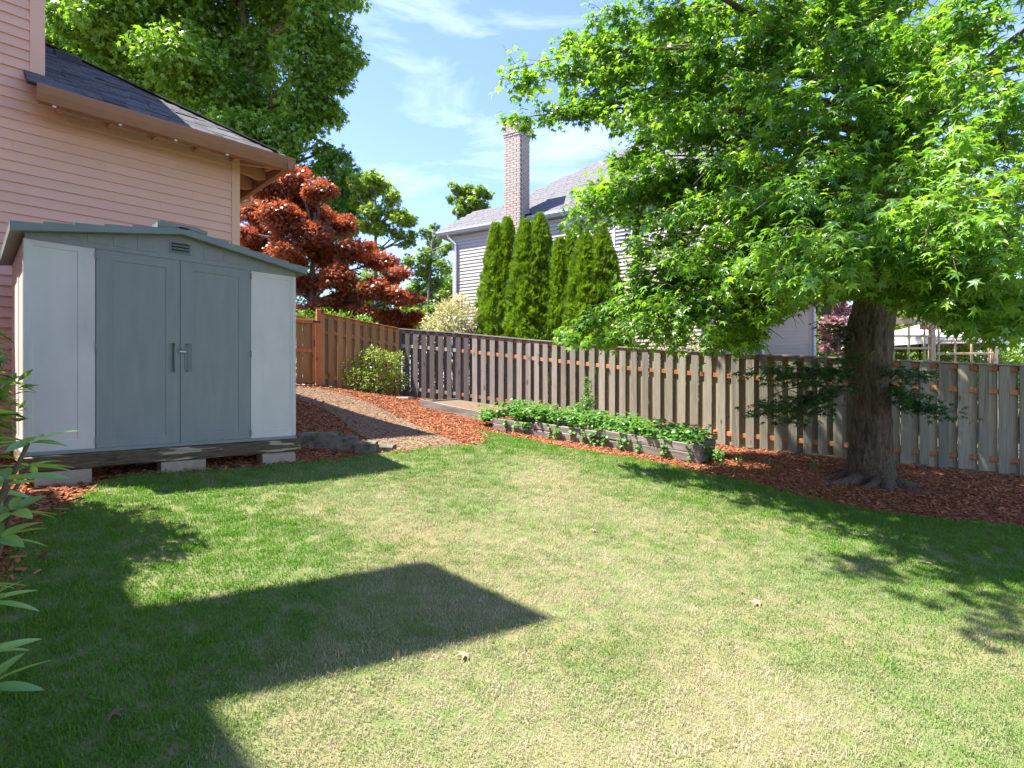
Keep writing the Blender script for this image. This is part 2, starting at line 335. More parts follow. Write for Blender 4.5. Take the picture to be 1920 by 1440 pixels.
FENCE = [(-2.98, 14.6), (-1.36, 14.0), (.41, 13.25), (2.4, 11.85), (4.28, 10.5), (6.3, 9.7), (8.27, 8.87), (11.2, 7.7)]
GATE_P = (-4.73, 13.4)
YARD = [(-9, -3), (11.2, -3), (11.2, 7.65)] + [(x, y - .02) for x, y in FENCE[::-1][1:]] + [GATE_P, (-6.2, 12.4), (-9, 10)]
sheet('mulch_bed', YARD, .012, MT['mulch'], .25)
path_px = [(540, 728), (598, 731), (650, 741), (705, 763), (770, 795), (830, 823), (872, 836), (820, 846), (765, 848), (715, 846), (668, 815), (640, 788), (600, 764), (540, 748)]
PATH = [tuple(hit(*p)[:2]) for p in path_px]
sheet('path', smooth_poly(PATH, 1), .024, MT['path'], .15, .02)
lawn_px = [(8, 1120), (22, 1060), (60, 1003), (110, 962), (160, 937), (195, 908), (255, 896), (355, 891), (470, 884), (560, 874), (640, 866), (700, 857), (760, 849), (820, 842),
           (885, 840), (915, 831), (905, 818), (893, 810), (950, 821), (1050, 842), (1150, 858), (1230, 872), (1300, 887), (1400, 908), (1500, 935), (1600, 957), (1700, 973), (1800, 983), (1920, 993)]
LAWN = [tuple(hit(*p)[:2]) for p in lawn_px] + [(7.5, 5.9), (9.5, 5.2), (10.8, 3), (9, -2), (-3.4, -2), (-2.9, 1.2)]
LAWN = smooth_poly(LAWN, 2)
sheet('lawn', LAWN, .034, MT['lawn'], .2)

# grass: tufts of bent blades, green to straw
def tuft(nb, h, spread, w, seed):
    r = random.Random(seed); mb = MB()
    for _ in range(nb):
        a = r.uniform(0, 6.283); d = spread * math.sqrt(r.random()); base = Vector((math.cos(a) * d, math.sin(a) * d, -.004)); b = r.uniform(0, 6.283)
        L_ = h * r.uniform(.55, 1.15); lean = r.uniform(.15, .95); dv = Vector((math.cos(b), math.sin(b), 0)); sv = Vector((-dv.y, dv.x, 0)) * w * r.uniform(.7, 1.2)
        p1 = base + dv * L_ * lean * .3 + Vector((0, 0, L_ * .55)); p2 = base + dv * L_ * lean * .95 + Vector((0, 0, L_ * (.95 - .45 * lean)))
        mb.add([base - sv, base + sv, p1 + sv * .8, p1 - sv * .8, p2], [(0, 1, 2, 3), (3, 2, 4)])
    me = bpy.data.meshes.new('grass_tuft'); me.from_pydata(mb.v, [], mb.f); return me
MT['grass'] = leaf_mat('grass_blade', (.112, .255, .022), (.59, .465, .365), rough=.6, trans=.34, instancer=True, spec=.12, tcol=(1.25, 1.3, .8))
tufts = [proto('tuft_%d' % k, tuft((18, 18, 16, 8)[k], (.028, .034, .024, .062)[k], .05, .0019, 40 + k), MT['grass']) for k in range(4)]
def dryness(P):
    """how scorched the turf is: worst in the middle of the lawn and near the house side, green by the hedges and under the tree"""
    x, y = P[:, 0], P[:, 1]
    v = np.zeros(len(P))
    for cx, cy, sx, sy, a in ((-.2, 5.2, 1.9, 1.3, .55), (.2, 2.9, 1.3, 1.2, .62), (.4, 7.0, .9, .8, .38), (2.2, 3.0, 2.2, .9, .32), (1.6, 4.8, 1.3, 1.0, .28), (-.3, 1.9, 1.0, .8, .3)):
        v += a * np.exp(-((x - cx) / sx) ** 2 - ((y - cy) / sy) ** 2)
    n1 = np.array([noise.noise((a * 1.1, b * 1.1, 3.0)) for a, b in P]); n2 = np.array([noise.noise((a * 3.6, b * 3.6, 9.0)) for a, b in P])
    n3 = np.array([noise.noise((a * 9, b * 9, 1.0)) for a, b in P]); v = np.minimum(v, .74) * (.95 + .8 * n1) + .20 * n2 + .22 * n3 + .06 * n1 + .05
    v -= .6 * np.clip((-.9 - x) * .7, 0, 1) * np.clip((5.4 - y) * .6, 0, 1) + .4 * np.clip((x - 2.6 - .0 * y) * .4, 0, 1) * np.clip((y - 3.6) * .5, 0, 1)
    return np.clip(v, 0, 1)
G = []
for y0, y1, dens in ((1.6, 3.2, 1150), (3.2, 4.6, 850), (4.6, 6.4, 560), (6.4, 10.5, 360)):
    nn = int(16 * (y1 - y0) * dens); q = np.stack([rng.uniform(-5.5, 10.5, nn), rng.uniform(y0, y1, nn)], 1)
    q = q[np.abs(q[:, 0]) < q[:, 1] * 1.02 + .5]; G.append(q[inside(LAWN, q)])
G = np.concatenate(G)
dry = dryness(G)
tint = np.clip(dry * .95 + rng.normal(0, .20, len(G)) * (.35 + dry), 0, 1)
gp = np.column_stack([G, gz_np(G) + .034])
gr = instancer('grass', gp, np.column_stack([rng.uniform(-.12, .12, (len(G), 2)), rng.uniform(0, 6.28, len(G))]), (.75 + .5 * rng.random(len(G))) * (1.08 - .3 * dry) * (1 + .12 * np.clip(gp[:, 1] - 4, 0, 4)), tint, tufts, rng.choice(4, len(G), p=(.38, .29, .29, .04)))
tag(gr, 'mown lawn turf, green at the edges and scorched straw in the middle', 'grass', kind='stuff')

# bark chips over the beds
def chip(seed):
    r = random.Random(seed); L_, w, t = r.uniform(.016, .03), r.uniform(.004, .008), .003
    return MB().box(-L_, L_, -w, w, -t, t, .0015).mesh('bark_chip')
MT['chip'] = leaf_mat('bark_chip', (.13, .045, .022), (.50, .20, .09), rough=.85, trans=0, instancer=True, spec=.15)
chips = [proto('chip_%d' % k, chip(k), MT['chip']) for k in range(4)]
q = np.stack([rng.uniform(-6.5, 11, 150000), rng.uniform(2.0, 14.5, 150000)], 1)
q = q[(np.abs(q[:, 0]) < q[:, 1] * 1.0 + .3)]
q = q[inside(YARD, q)]; il = inside(LAWN, q); LB_ = np.array(densify(LAWN, .08))
dl = np.array([np.min(np.linalg.norm(LB_ - p, axis=1)) for p in q[il]]); kl = np.ones(len(q), bool); kl[il] = rng.random(il.sum()) < .8 * np.exp(-dl / .045); q = q[kl]
pth = inside(PATH, q); q = q[~pth | (rng.random(len(q)) < .05)]
hq = gz_np(q) + .035 * inside(LAWN, q)
ch = instancer('bark_chips', np.column_stack([q, hq + .018 + .012 * rng.random(len(q)) + .012 * inside(PATH, q)]), np.column_stack([rng.normal(0, .32, (len(q), 2)), rng.uniform(0, 6.28, len(q))]),
               .5 + 1.3 * rng.random(len(q)) ** 1.6, np.clip(rng.beta(1.3, 1.9, len(q)), 0, 1), chips, rng.integers(0, 4, len(q)))
ql = np.array([p for p in zip(rng.uniform(-5.5, 0.2, 60000), rng.uniform(6.5, 14.0, 60000))]); ql = ql[inside(PATH, ql)]; ql = ql[rng.random(len(ql)) < min(1, 9000 / max(1, len(ql)))]
MT['litter'] = leaf_mat('path_litter', (.17, .10, .06), (.42, .30, .20), rough=.9, trans=0, instancer=True, spec=.1)
lit = [proto('litter_%d' % k, chip(20 + k), MT['litter']) for k in range(3)]
pl = instancer('path_litter', np.column_stack([ql, gz_np(ql) + .030]), np.column_stack([rng.normal(0, .15, (len(ql), 2)), rng.uniform(0, 6.28, len(ql))]), .4 + .7 * rng.random(len(ql)) ** 2, rng.beta(1.5, 1.5, len(ql)), lit, rng.integers(0, 3, len(ql)))
tag(pl, 'dry twigs and litter trodden into the path', 'litter', kind='stuff')
tag(ch, 'rust coloured bark chips covering the beds', 'bark chips', kind='stuff')

# ---------------------------------------------------------------- boards shared by many pieces
UNIT = {}
def unit(m, c=.06, key=None):
    """a one-metre chamfered block, shared; c is the chamfer of the mid dimension"""
    k = (m, key)
    if k not in UNIT:
        me = MB().box(-.5, .5, -.5, .5, -.5, .5).mesh('board'); me.materials.append(MT[m]); UNIT[k] = me
    return UNIT[k]
BOARDS = {}
def board(name, m, size, parent, loc, rot=(0, 0, 0), c=.004, col=None):
    """chamfered board of a given size; boards of one size share a mesh"""
    k = (m, tuple(round(s, 3) for s in size), c)
    if k not in BOARDS:
        me = MB().box(-size[0] / 2, size[0] / 2, -size[1] / 2, size[1] / 2, -size[2] / 2, size[2] / 2, c).mesh(name); me.materials.append(MT[m]); BOARDS[k] = me
    return obj(name, BOARDS[k], None, parent, loc, rot, col=col)

def panel(w, h, t, l, r, b, tp, d=.007, s=.008):
    """sheet of plastic w x h, t thick, front at y=0 facing -y, with a recessed field (margins l r b tp)"""
    mb = MB(); X = (0, w); x0, x1, z0, z1 = l, w - r, b, h - tp
    o = [(0, 0, 0), (w, 0, 0), (w, 0, h), (0, 0, h)]; i = [(x0, 0, z0), (x1, 0, z0), (x1, 0, z1), (x0, 0, z1)]
    j = [(x0 + s, d, z0 + s), (x1 - s, d, z0 + s), (x1 - s, d, z1 - s), (x0 + s, d, z1 - s)]; k = [(0, t, 0), (w, t, 0), (w, t, h), (0, t, h)]
    v = o + i + j + k; f = []
    for a in range(4):
        b_ = (a + 1) % 4; f += [(a, b_, 4 + b_, 4 + a), (4 + a, 4 + b_, 8 + b_, 8 + a), (a, 12 + a, 12 + b_, b_)]
    f += [(8, 9, 10, 11), (15, 14, 13, 12)]
    return mb.add(v, f)

def door_mesh(w, h, l, r, b, tp, hx, hw, zc, flip, d=.006, s=.008, dep=.034):
    """door leaf with a recessed field and a sunken pull in the stile"""
    mb = MB(); x0, x1, z0, z1 = l, w - r, b, h - tp; H0, H1, Z0, Z1 = hx, hx + hw, zc - .15, zc + .15
    xs = sorted({0, x0, x1, H0, H1, w}); zs = sorted({0, z0, Z0, Z1, z1, h})
    for a, a2 in zip(xs[:-1], xs[1:]):
        for c, c2 in zip(zs[:-1], zs[1:]):
            m_, n_ = (a + a2) / 2, (c + c2) / 2
            if (x0 < m_ < x1 and z0 < n_ < z1) or (H0 < m_ < H1 and Z0 < n_ < Z1): continue
            mb.add([(a, 0, c), (a2, 0, c), (a2, 0, c2), (a, 0, c2)], [(0, 1, 2, 3)])
    def sink(X0, X1, A, B, q): 
        o = [(X0, 0, A), (X1, 0, A), (X1, 0, B), (X0, 0, B)]
        mb.add(o + q, [(0, 1, 5, 4), (1, 2, 6, 5), (2, 3, 7, 6), (3, 0, 4, 7), (4, 5, 6, 7)])
    sink(x0, x1, z0, z1, [(x0 + s, d, z0 + s), (x1 - s, d, z0 + s), (x1 - s, d, z1 - s), (x0 + s, d, z1 - s)])
    u0, u1 = (.004, dep) if flip else (dep, .004)
    sink(H0, H1, Z0, Z1, [(H0 + .004, u0, Z0 + .02), (H1 - .004, u1, Z0 + .02), (H1 - .004, u1, Z1 - .012), (H0 + .004, u0, Z1 - .012)])
    t = .036
    mb.add([(0, 0, 0), (w, 0, 0), (w, 0, h), (0, 0, h), (0, t, 0), (w, t, 0), (w, t, h), (0, t, h)], [(0, 4, 5, 1), (1, 5, 6, 2), (2, 6, 7, 3), (3, 7, 4, 0), (4, 7, 6, 5)])
    return mb

# ---------------------------------------------------------------- garden shed
SH = (-4.217, 4.752); SZ = CH - .88
def sz(rel): return rel + .88                   # height above the ground under the shed, from height relative to the eye
shed = thing('garden_shed', 'grey plastic garden shed with slate double doors and low gabled roof', 'shed', (SH[0], SH[1], SZ), R(45))
W, D, ZB, ZT = 2.371, 1.72, sz(-.585), sz(1.29)
obj('floor_tray', MB().box(-.015, W + .015, -.02, D, ZB - .022, ZB + .014, .006), MT['shed_teal'], shed)
hp = ZT - ZB - .014
obj('wall_panel', panel(.492, hp + .02, .03, .05, .125, .085, .075), MT['shed_grey'], shed, (.0, 0, ZB + .014))
obj('wall_panel', panel(.492, hp + .02, .03, .125, .05, .085, .075), MT['shed_grey'], shed, (W - .492, 0, ZB + .014))
for xx, rz in ((0.0, -90), (W, 90)):
    for a in range(2):
        p_ = panel(D / 2 - .004, hp + .02, .03, .08, .08, .085, .10)
        obj('side_panel', p_, MT['shed_grey'], shed, (xx, (D - a * D / 2 - .002) if rz < 0 else (.002 + a * D / 2), ZB + .014), (0, 0, R(rz)))
obj('back_panel', MB().box(.03, W - .03, D - .035, D - .005, ZB + .014, ZT), MT['shed_grey'], shed)
obj('corner_post', MB().box(-.012, .035, -.006, .03, ZB + .012, ZT + .0, .008), MT['shed_grey'], shed)
obj('corner_post', MB().box(W - .035, W + .012, -.006, .03, ZB + .012, ZT + .0, .008), MT['shed_grey'], shed)
obj('doorway_shade', MB().box(.49, W - .49, .045, .055, ZB + .015, ZT), MT['dark'], shed)  # near-black sheet standing in for the shade behind the doors
for k, (x0, x1) in enumerate(((.497, 1.181), (1.187, 1.871))):
    w_ = x1 - x0
    l_, r_ = (.13, .15) if k == 0 else (.13, .12)
    hx = w_ - .105 if k == 0 else .043; zc = .86
    d = obj('door', door_mesh(w_, hp - .006, .12, .12, .085, .09, hx, .062, zc, k == 0), MT['shed_teal'], shed, (x0 + .002, -.004, ZB + .016)); d['label'] = ('left slate door leaf' if k == 0 else 'right slate door leaf with padlock')
    obj('handle_grip', MB().box(hx + .054 if k == 0 else hx - .006, hx + .068 if k == 0 else hx + .008, -.009, .002, zc - .12, zc + .12, .004), MT['shed_teal'], d)
    for zz in (.06, hp * .5, hp - .07):
        obj('hinge', MB().tube([(0 if k == 0 else w_, -.006, zz - .035), (0 if k == 0 else w_, -.006, zz + .035)], .011, 8), MT['shed_teal'], d)
lk = obj('padlock', MB().box(1.172, 1.235, -.03, -.012, ZB + .93, ZB + .952, .005).tube([(1.176, -.016, ZB + .955), (1.176, -.022, ZB + .985), (1.200, -.022, ZB + .985), (1.2, -.018, ZB + .955)], .005, 6), MT['metal'], shed)
# gable: panel with grooves between doors and roof, roof profile
XL, XR, XM = -.10, W + .10, W / 2
ZE, ZR = sz(1.315), sz(1.53)                    # underside of roof at eaves and ridge
def zroof(x): return ZR - (ZR - ZE) * abs(x - XM) / (XM - XL)
gp_ = [(0.0, -.012, ZT - .006), (W, -.012, ZT - .006), (W, -.012, zroof(W)), (XM, -.012, ZR), (0.0, -.012, zroof(0))]
gab = obj('gable_panel', MB().ext(gp_, (0, .03, 0)), MT['shed_teal'], shed)
for k in range(12):
    x = .12 + k * (W - .24) / 11
    zt = zroof(x) - .03
    if abs(x - XM) < .12 or zt < ZT + .05: continue
    obj('gable_plank', MB().box(x - .075 if x < XM else x - .075, x + .085, -.017, -.0125, ZT + .038, min(zroof(x - .075), zroof(x + .085)) - .012, .0015), MT['shed_teal'], gab)
vt = obj('vent', MB().box(XM - .10, XM + .10, -.020, -.0125, ZT + .055, ZT + .165, .003), MT['shed_roof'], gab)
for k in range(3):
    obj('vent_slat', MB().box(XM - .085, XM + .085, -.034, -.020, ZT + .073 + k * .032, ZT + .081 + k * .032, .002), MT['shed_roof'], vt)
    obj('vent_slot_shade', MB().box(XM - .08, XM + .08, -.0222, -.0195, ZT + .082 + k * .032, ZT + .096 + k * .032), MT['dark'], vt)  # near-black strip painted as the shade inside the vent opening
NB = 6
for sgn in (-1, 1):                              # each slope is lapped in steps, each band proud of the one below
    for k in range(NB):
        a, b = k / NB, (k + 1) / NB
        x0 = XM + sgn * (XM - XL) * a; x1 = XM + sgn * (XM - XL) * b
        z0, z1 = ZR + (ZE - ZR) * a, ZR + (ZE - ZR) * b
        up = .062; st = .020
        poly = [(x0, -.11, z0), (x1, -.11, z1), (x1, -.11, z1 + up + (st if k < NB - 1 else .0) * .0 + .018), (x1 - sgn * .02, -.11, z1 + up + .020), (x0, -.11, z0 + up)]
        obj('roof_band', MB().ext(poly, (0, D + .2, 0)), MT['shed_roof'], shed)
obj('ridge_cap', MB().ext([(XM - .22, -.118, ZR + .032), (XM, -.118, ZR + .07), (XM + .22, -.118, ZR + .032), (XM + .22, -.118, ZR + .068), (XM + .10, -.118, ZR + .094), (XM - .19, -.118, ZR + .094), (XM - .22, -.118, ZR + .082)], (0, D + .216, 0)), MT['shed_roof'], shed)
obj('ridge_slot_shade', MB().box(XM - .035, XM + .05, -.1215, -.117, ZR + .052, ZR + .066), MT['dark'], shed)  # near-black strip painted as the shade in the ridge opening

# timber sill and blocks that carry the shed
def rough_box(L_, w, h, seg=24, amp=.008, seed=1, c=.012):
    r = random.Random(seed); mb = MB(); vs = []
    prof = [(-w / 2 + c, -h / 2), (w / 2 - c, -h / 2), (w / 2, -h / 2 + c), (w / 2, h / 2 - c), (w / 2 - c, h / 2), (-w / 2 + c, h / 2), (-w / 2, h / 2 - c), (-w / 2, -h / 2 + c)]
    for i in range(seg + 1):
        x = -L_ / 2 + L_ * i / seg
        for k, (y, z) in enumerate(prof):
            n_ = noise.noise((x * 6 + seed * 9, y * 14, z * 14)); vs.append((x, y * (1 + 0) + (1 if y > 0 else -1) * amp * n_, z + (1 if z > 0 else -1) * amp * noise.noise((x * 7, y * 11 + 5, z * 9 + seed))))
    fs = [(i * 8 + k, i * 8 + (k + 1) % 8, (i + 1) * 8 + (k + 1) % 8, (i + 1) * 8 + k) for i in range(seg) for k in range(8)]
    fs += [tuple(range(8))[::-1], tuple(seg * 8 + k for k in range(8))]
    return mb.add(vs, fs)
def shl(u, v, rel): return Vector((SH[0] + .7071 * u - .7071 * v, SH[1] + .7071 * u + .7071 * v, CH + rel))
sill = obj('timber_sill', rough_box(2.46, .16, .135, 40, .010, 3), MT['timber'], None, shl(1.19, .03, -.679), (0, 0, R(45)))
tag(sill, 'rotting dark timber sill with pale splits along the front of the shed', 'timber')
js = obj('floor_joist', rough_box(2.3, .06, .12, 12, .003, 5), MT['joist'], None, shl(1.2, .30, -.70), (0, 0, R(45)))
tag(js, 'pale wooden joist under the shed behind the dark sill', 'joist')
b2 = obj('timber_sill', rough_box(2.3, .14, .26, 20, .008, 9), MT['timber'], None, shl(1.19, D - .1, -.73), (0, 0, R(45)))
tag(b2, 'dark back timber under the rear edge of the shed', 'timber')
b3 = obj('timber_sill', rough_box(1.55, .12, .10, 20, .008, 11), MT['timber'], None, shl(.04, .85, -.66), (0, 0, R(135)))
tag(b3, 'dark side timber under the left wall of the shed', 'timber')
for u, w_, h_, lab in ((.26, .40, .15, 'brown concrete block under the left end of the shed'), (1.21, .40, .14, 'grey concrete block under the middle of the shed'), (2.17, .37, .155, 'rounded mossy concrete block under the right end of the shed')):
    q_ = shl(u, .04, 0); zg = gz(q_.x, q_.y)
    top = CH - .752
    bl = obj('concrete_block', rough_box(w_, .19, top - zg + .06, 8, .003, int(u * 10), .01 if u < 2 else .035), MT['concrete'], None, (q_.x, q_.y, (top + zg - .06) / 2), (0, 0, R(45)))
    tag(bl, lab, 'concrete block', 'blocks under the shed')

# blocks stepping down beside the shed
for k, (p0, p1, ty, by, dy, lab) in enumerate((((556), (628), 812, 842, .32, 'long dark mossy block beside the shed corner, largest of the stepped row'), (626, 664, 818, 846, .26, 'second dark block of the stepped row beside the shed'),
                                            (663, 702, 828, 851, .26, 'third block of the stepped row, brown with a pale top'), (699, 735, 835, 848, .3, 'flat low stone at the end of the stepped row'))):
    m = hit((p0 + p1) / 2, by + 2); Y = m.y
    a, b = at(p0, ty, Y), at(p1, ty, Y); w_ = (b - a).length; h_ = (by - ty) / F * Y + .08
    bl = obj('edging_block', rough_box(w_ - .004, dy, h_, 10, .010, 20 + k, .02), MT['stone'], None, ((a.x + b.x) / 2, Y + dy / 2, at(0, ty, Y).z - h_ / 2 - .01), (0, 0, R(rnd.uniform(-4, 8))))
    tag(bl, lab, 'stone block', 'stepped edging blocks by the shed')

# ---------------------------------------------------------------- pink house (own frame: x along the wall, y inwards)
HZ = .72
def hz(rel): return rel + CH - HZ
house = thing('pink_house', 'pink lap-sided house with brown gutter and dark shingled hip roof', 'house', (-5.96, 6.40, HZ), R(45))
EX = .123
core = MB().box(-3.2, 2.6, .03, 5.5, 0, hz(3.42)).mesh('wall_core')
wall = obj('wall', core, MT['pink_trim'], house)
zb = hz(3.396)
def lap(n, x0, x1, ztop, par):
    if x1 - x0 > 2:
        for i in range(n):
            c = [x0] + sorted(rnd.uniform(x0 + .3, x1 - .3) for _ in range(2)) + [x1]; c = [round(q * 10) / 10 if 0 < j < 3 else q for j, q in enumerate(c)]
            for a, b in zip(c[:-1], c[1:]):
                if b - a > .05: lap(1, a + (.0015 if a > x0 else 0), b, ztop - i * EX, par) if b - a <= 2 else lap1(a, b, ztop - i * EX, par)
        return
    for i in range(n): lap1(x0, x1, ztop - i * EX, par)
def lap1(x0, x1, ztop, par):
    n = 1; L_ = x1 - x0
    k = ('lap', round(L_, 3))
    if k not in BOARDS:
        b_ = MB(); b_.ext([(-L_ / 2, .03, 0), (-L_ / 2, -.022, 0), (-L_ / 2, -.023, .004), (-L_ / 2, -.001, EX + .02), (-L_ / 2, .03, EX + .02)], (L_, 0, 0))
        BOARDS[k] = b_.mesh('siding_board'); BOARDS[k].materials.append(MT['pink'])
    for i in range(n):
        obj('siding_board', BOARDS[k], None, par, ((x0 + x1) / 2, 0, ztop - (i + 1) * EX))
lap(int((zb + .05) / EX), -3.2, 2.52, zb + EX, wall)
lap(1, -3.2, 2.52, zb + 2 * EX, wall)
obj('corner_board', MB().box(2.515, 2.63, -.03, .0, 0, hz(3.5), .004), MT['pink_trim'], house)
obj('corner_board', MB().box(2.6, 2.632, .001, .10, 0, hz(3.5), .004), MT['pink_trim'], house)
obj('end_wall', MB().box(2.58, 2.625, .1, 5.5, 0, hz(3.42)), MT['pink'], house)
up_ = obj('upper_wall', MB().box(-1.2, .38, .03, 4.2, hz(3.43), hz(6.3)), MT['pink_trim'], house)
lap(23, -1.2, .26, hz(3.396) + EX * 25, up_)
obj('corner_board', MB().box(.255, .395, -.03, .0, hz(3.60), hz(6.3), .004), MT['pink_trim'], up_)
obj('corner_board', MB().box(.381, .398, .001, .12, hz(3.63), hz(6.3), .003), MT['pink_trim'], up_)
obj('upper_roof', MB().ext([(-1.5, -.40, hz(6.25)), (-1.5, 2.1, hz(7.3)), (-1.5, 4.6, hz(6.25))], (2.1, 0, 0)), MT['shingle'], house)
PIT = .66; EY, EX0, EX1 = -.50, .20, 3.13; ZEV = hz(3.44)
def zr(y): return ZEV + PIT * (y - EY)
rf = MB(); yr = 2.55
fr = [(EX0, EY, ZEV), (EX1, EY, ZEV), (EX1 - (yr - EY), yr, zr(yr)), (EX0, yr, zr(yr))]
fr = [(.40, EY, ZEV), (EX1, EY, ZEV), (.40, EY + EX1 - .40, zr(EY + EX1 - .40))]
rf.ext(fr, (0, 0, -.03))
rt = obj('roof', rf, MT['shingle'], house)
obj('roof_end', MB().ext([(EX1, EY, ZEV), (EX1, 6.0, ZEV), (.40, 6.0 - 2.73, zr(EY + 2.73)), (.40, EY + 2.73, zr(EY + 2.73))], (0, 0, -.03)), MT['shingle'], house)
obj('roof_end', MB().ext([(EX0, EY, ZEV), (.399, EY, ZEV), (.399, -.03, zr(-.03)), (EX0, -.03, zr(-.03))], (0, 0, -.03)), MT['shingle'], house)
cs = .098; k = 0; hyp = math.sqrt(1 + PIT * PIT); ang = math.atan(PIT)
shm = MB().box(-.5, .5, 0, 1, 0, 1).mesh('shingle'); shm.materials.append(MT['shingle'])
y = EY - .03
while y < EY + EX1 - .40:
    xr = EX1 - max(0, y - EY) + .01; x = EX0 + .0 if y < -.12 else .41
    x -= 0
    while x < xr - .03:
        w_ = min(rnd.uniform(.17, .30), xr - x)
        if xr - (x + w_) < .06: w_ = xr - x
        obj('shingle', shm, None, rt, (x + w_ / 2, y, zr(y) + .002 + rnd.choice((0, .005, .011))), (ang, 0, 0), (w_ - .004, cs * hyp * 1.35, .010 + rnd.random() * .010))
        x += w_
    y += cs
ridge_pts = [(EX1, EY), (.40, EY + 2.73)]
n_ = 15
for i in range(n_):
    t = i / n_; x = EX1 + (.40 - EX1) * (t + .03); yy = EY + 2.73 * (t + .03)
    obj('hip_shingle', shm, None, rt, (x, yy, zr(yy) + .012), (math.atan(PIT / 1.414), 0, R(45)), (.22, .28, .012))
gt = MB(); g0, g1 = .28, EX1
prof = [(EY + .01, hz(3.425)), (EY - .10, hz(3.425)), (EY - .105, hz(3.40)), (EY - .085, hz(3.33)), (EY - .045, hz(3.25)), (EY - .0, hz(3.245)), (EY + .01, hz(3.26))]
gt.ext([(g0, a, b) for a, b in prof], (g1 - g0 + .10, 0, 0))
gut = obj('gutter', gt, MT['brown'], house)
obj('gutter', MB().ext([(g1 - .005 + (EY - a), EY - .1 + 0, b) for a, b in prof], (0, 5.0, 0)), MT['brown'], house)
obj('fascia', MB().box(.3, EX1 - .02, EY + .012, EY + .04, hz(3.24), hz(3.415)), MT['brown'], house)
obj('fascia', MB().box(EX1 - .045, EX1 - .018, EY + .05, 5.5, hz(3.24), hz(3.415)), MT['brown'], house)
for i in range(9):                                # rafter tails at both eaves
    y = .15 + i * .58
    obj('rafter', MB().ext([(2.63, y, hz(3.30)), (2.63, y, hz(3.30) + .33), (EX1 - .05, y, hz(3.40)), (EX1 - .05, y, hz(3.28)), (EX1 - .16, y, hz(3.24))], (0, .045, 0)), MT['rafter'], house)
for i in range(6):
    x = .5 + i * .5
    obj('rafter', MB().ext([(x, .0, hz(3.34)), (x, .0, hz(3.34) + .30), (x, EY + .05, hz(3.40)), (x, EY + .05, hz(3.30))], (.045, 0, 0)), MT['rafter'], house)
obj('hip_rafter', MB().ext([(2.6, .03, hz(3.36)), (2.6, .03, hz(3.36) + .25), (EX1 - .05, EY + .05, hz(3.40)), (EX1 - .05, EY + .05, hz(3.27))], (.04, .04, 0)), MT['rafter'], house)
for x in (.42, 1.05, 1.65, 2.28): obj('gutter_clip', MB().box(x, x + .035, EY - .03, EY + .005, hz(3.228), hz(3.244), .003), MT['white'], gut)
obj('downspout', MB().tube([(EX1 + .03, 1.05, hz(3.26)), (EX1 + .03, 1.05, hz(3.14)), (2.68, 1.05, hz(2.93)), (2.67, 1.05, 0)], .036, 8), MT['pink_trim'], house)
obj('roof_vent', MB().ext([(.62, 1.34, zr(1.34) + .01), (.62, 1.34, zr(1.34) + .12), (.62, 1.62, zr(1.62) + .08), (.62, 1.62, zr(1.62) + .01)], (.30, 0, 0)), MT['shingle'], rt)
# unseen wing left of camera, guessed and shaped to throw the near-lawn shadow
def up(px, py, h):
    g = hit(px, py); return Vector((g.x - SD.x / -SD.z * h, g.y - SD.y / -SD.z * h, g.z + h))
WING_H = 8.0
def wl(p):
    d = Vector((p.x + 5.96, p.y - 6.40)); return (d.dot(Vector((.7071, .7071))), d.dot(Vector((-.7071, .7071))))
Pq, Qq, Rq, Nq = (wl(up(*p, WING_H)) for p in ((820, 1066), (1032, 1172), (440, 1332), (258, 1135)))
ztop = CH + 0.0 + WING_H - 1.4
x_w = (Rq[0] + Nq[0]) / 2; x_b = (Pq[0] + Qq[0]) / 2
yw0, yw1 = Qq[1], Pq[1]
wm = MB().box(-12, x_w - .45, Rq[1] - 7, -.2, -.6, ztop - HZ - .25)
obj('wing_wall', wm, MT['pink'], house)
obj('wing_roof', MB().ext([(x_w, -.3, ztop - HZ), (x_w, Rq[1] - 7.5, ztop - HZ), (x_w - 4, Rq[1] - 7.5, ztop - HZ + 1.6), (x_w - 4, -.3, ztop - HZ + 1.6)], (0, 0, -.2)), MT['shingle'], house)
for yb_ in (yw0 + .25, yw1 - .25): obj('roof_bracket', MB().ext([(x_w - .45, yb_, ztop - HZ - .9), (x_w - .45, yb_, ztop - HZ - .2), (x_b - .4, yb_, ztop - HZ - .2), (x_b - .4, yb_, ztop - HZ - .28)], (0, .08, 0)), MT['brown'], house)
N2 = wl(up(290, 1163, WING_H)); zz_ = ztop - HZ
def beyond(a, b, t): return (a[0] + (b[0] - a[0]) * t, a[1] + (b[1] - a[1]) * t)
obj('shadow_bay_roof', MB().ext([(*q, zz_) for q in (Qq, Pq, beyond(Pq, N2, 1.5), beyond(Qq, Rq, 1.5))], (0, 0, -.18)), MT['shingle'], house)  # unseen roof slab outlined from the lawn shadow's corners, no bay beneath
print('WING', Pq, Qq, Rq, Nq)

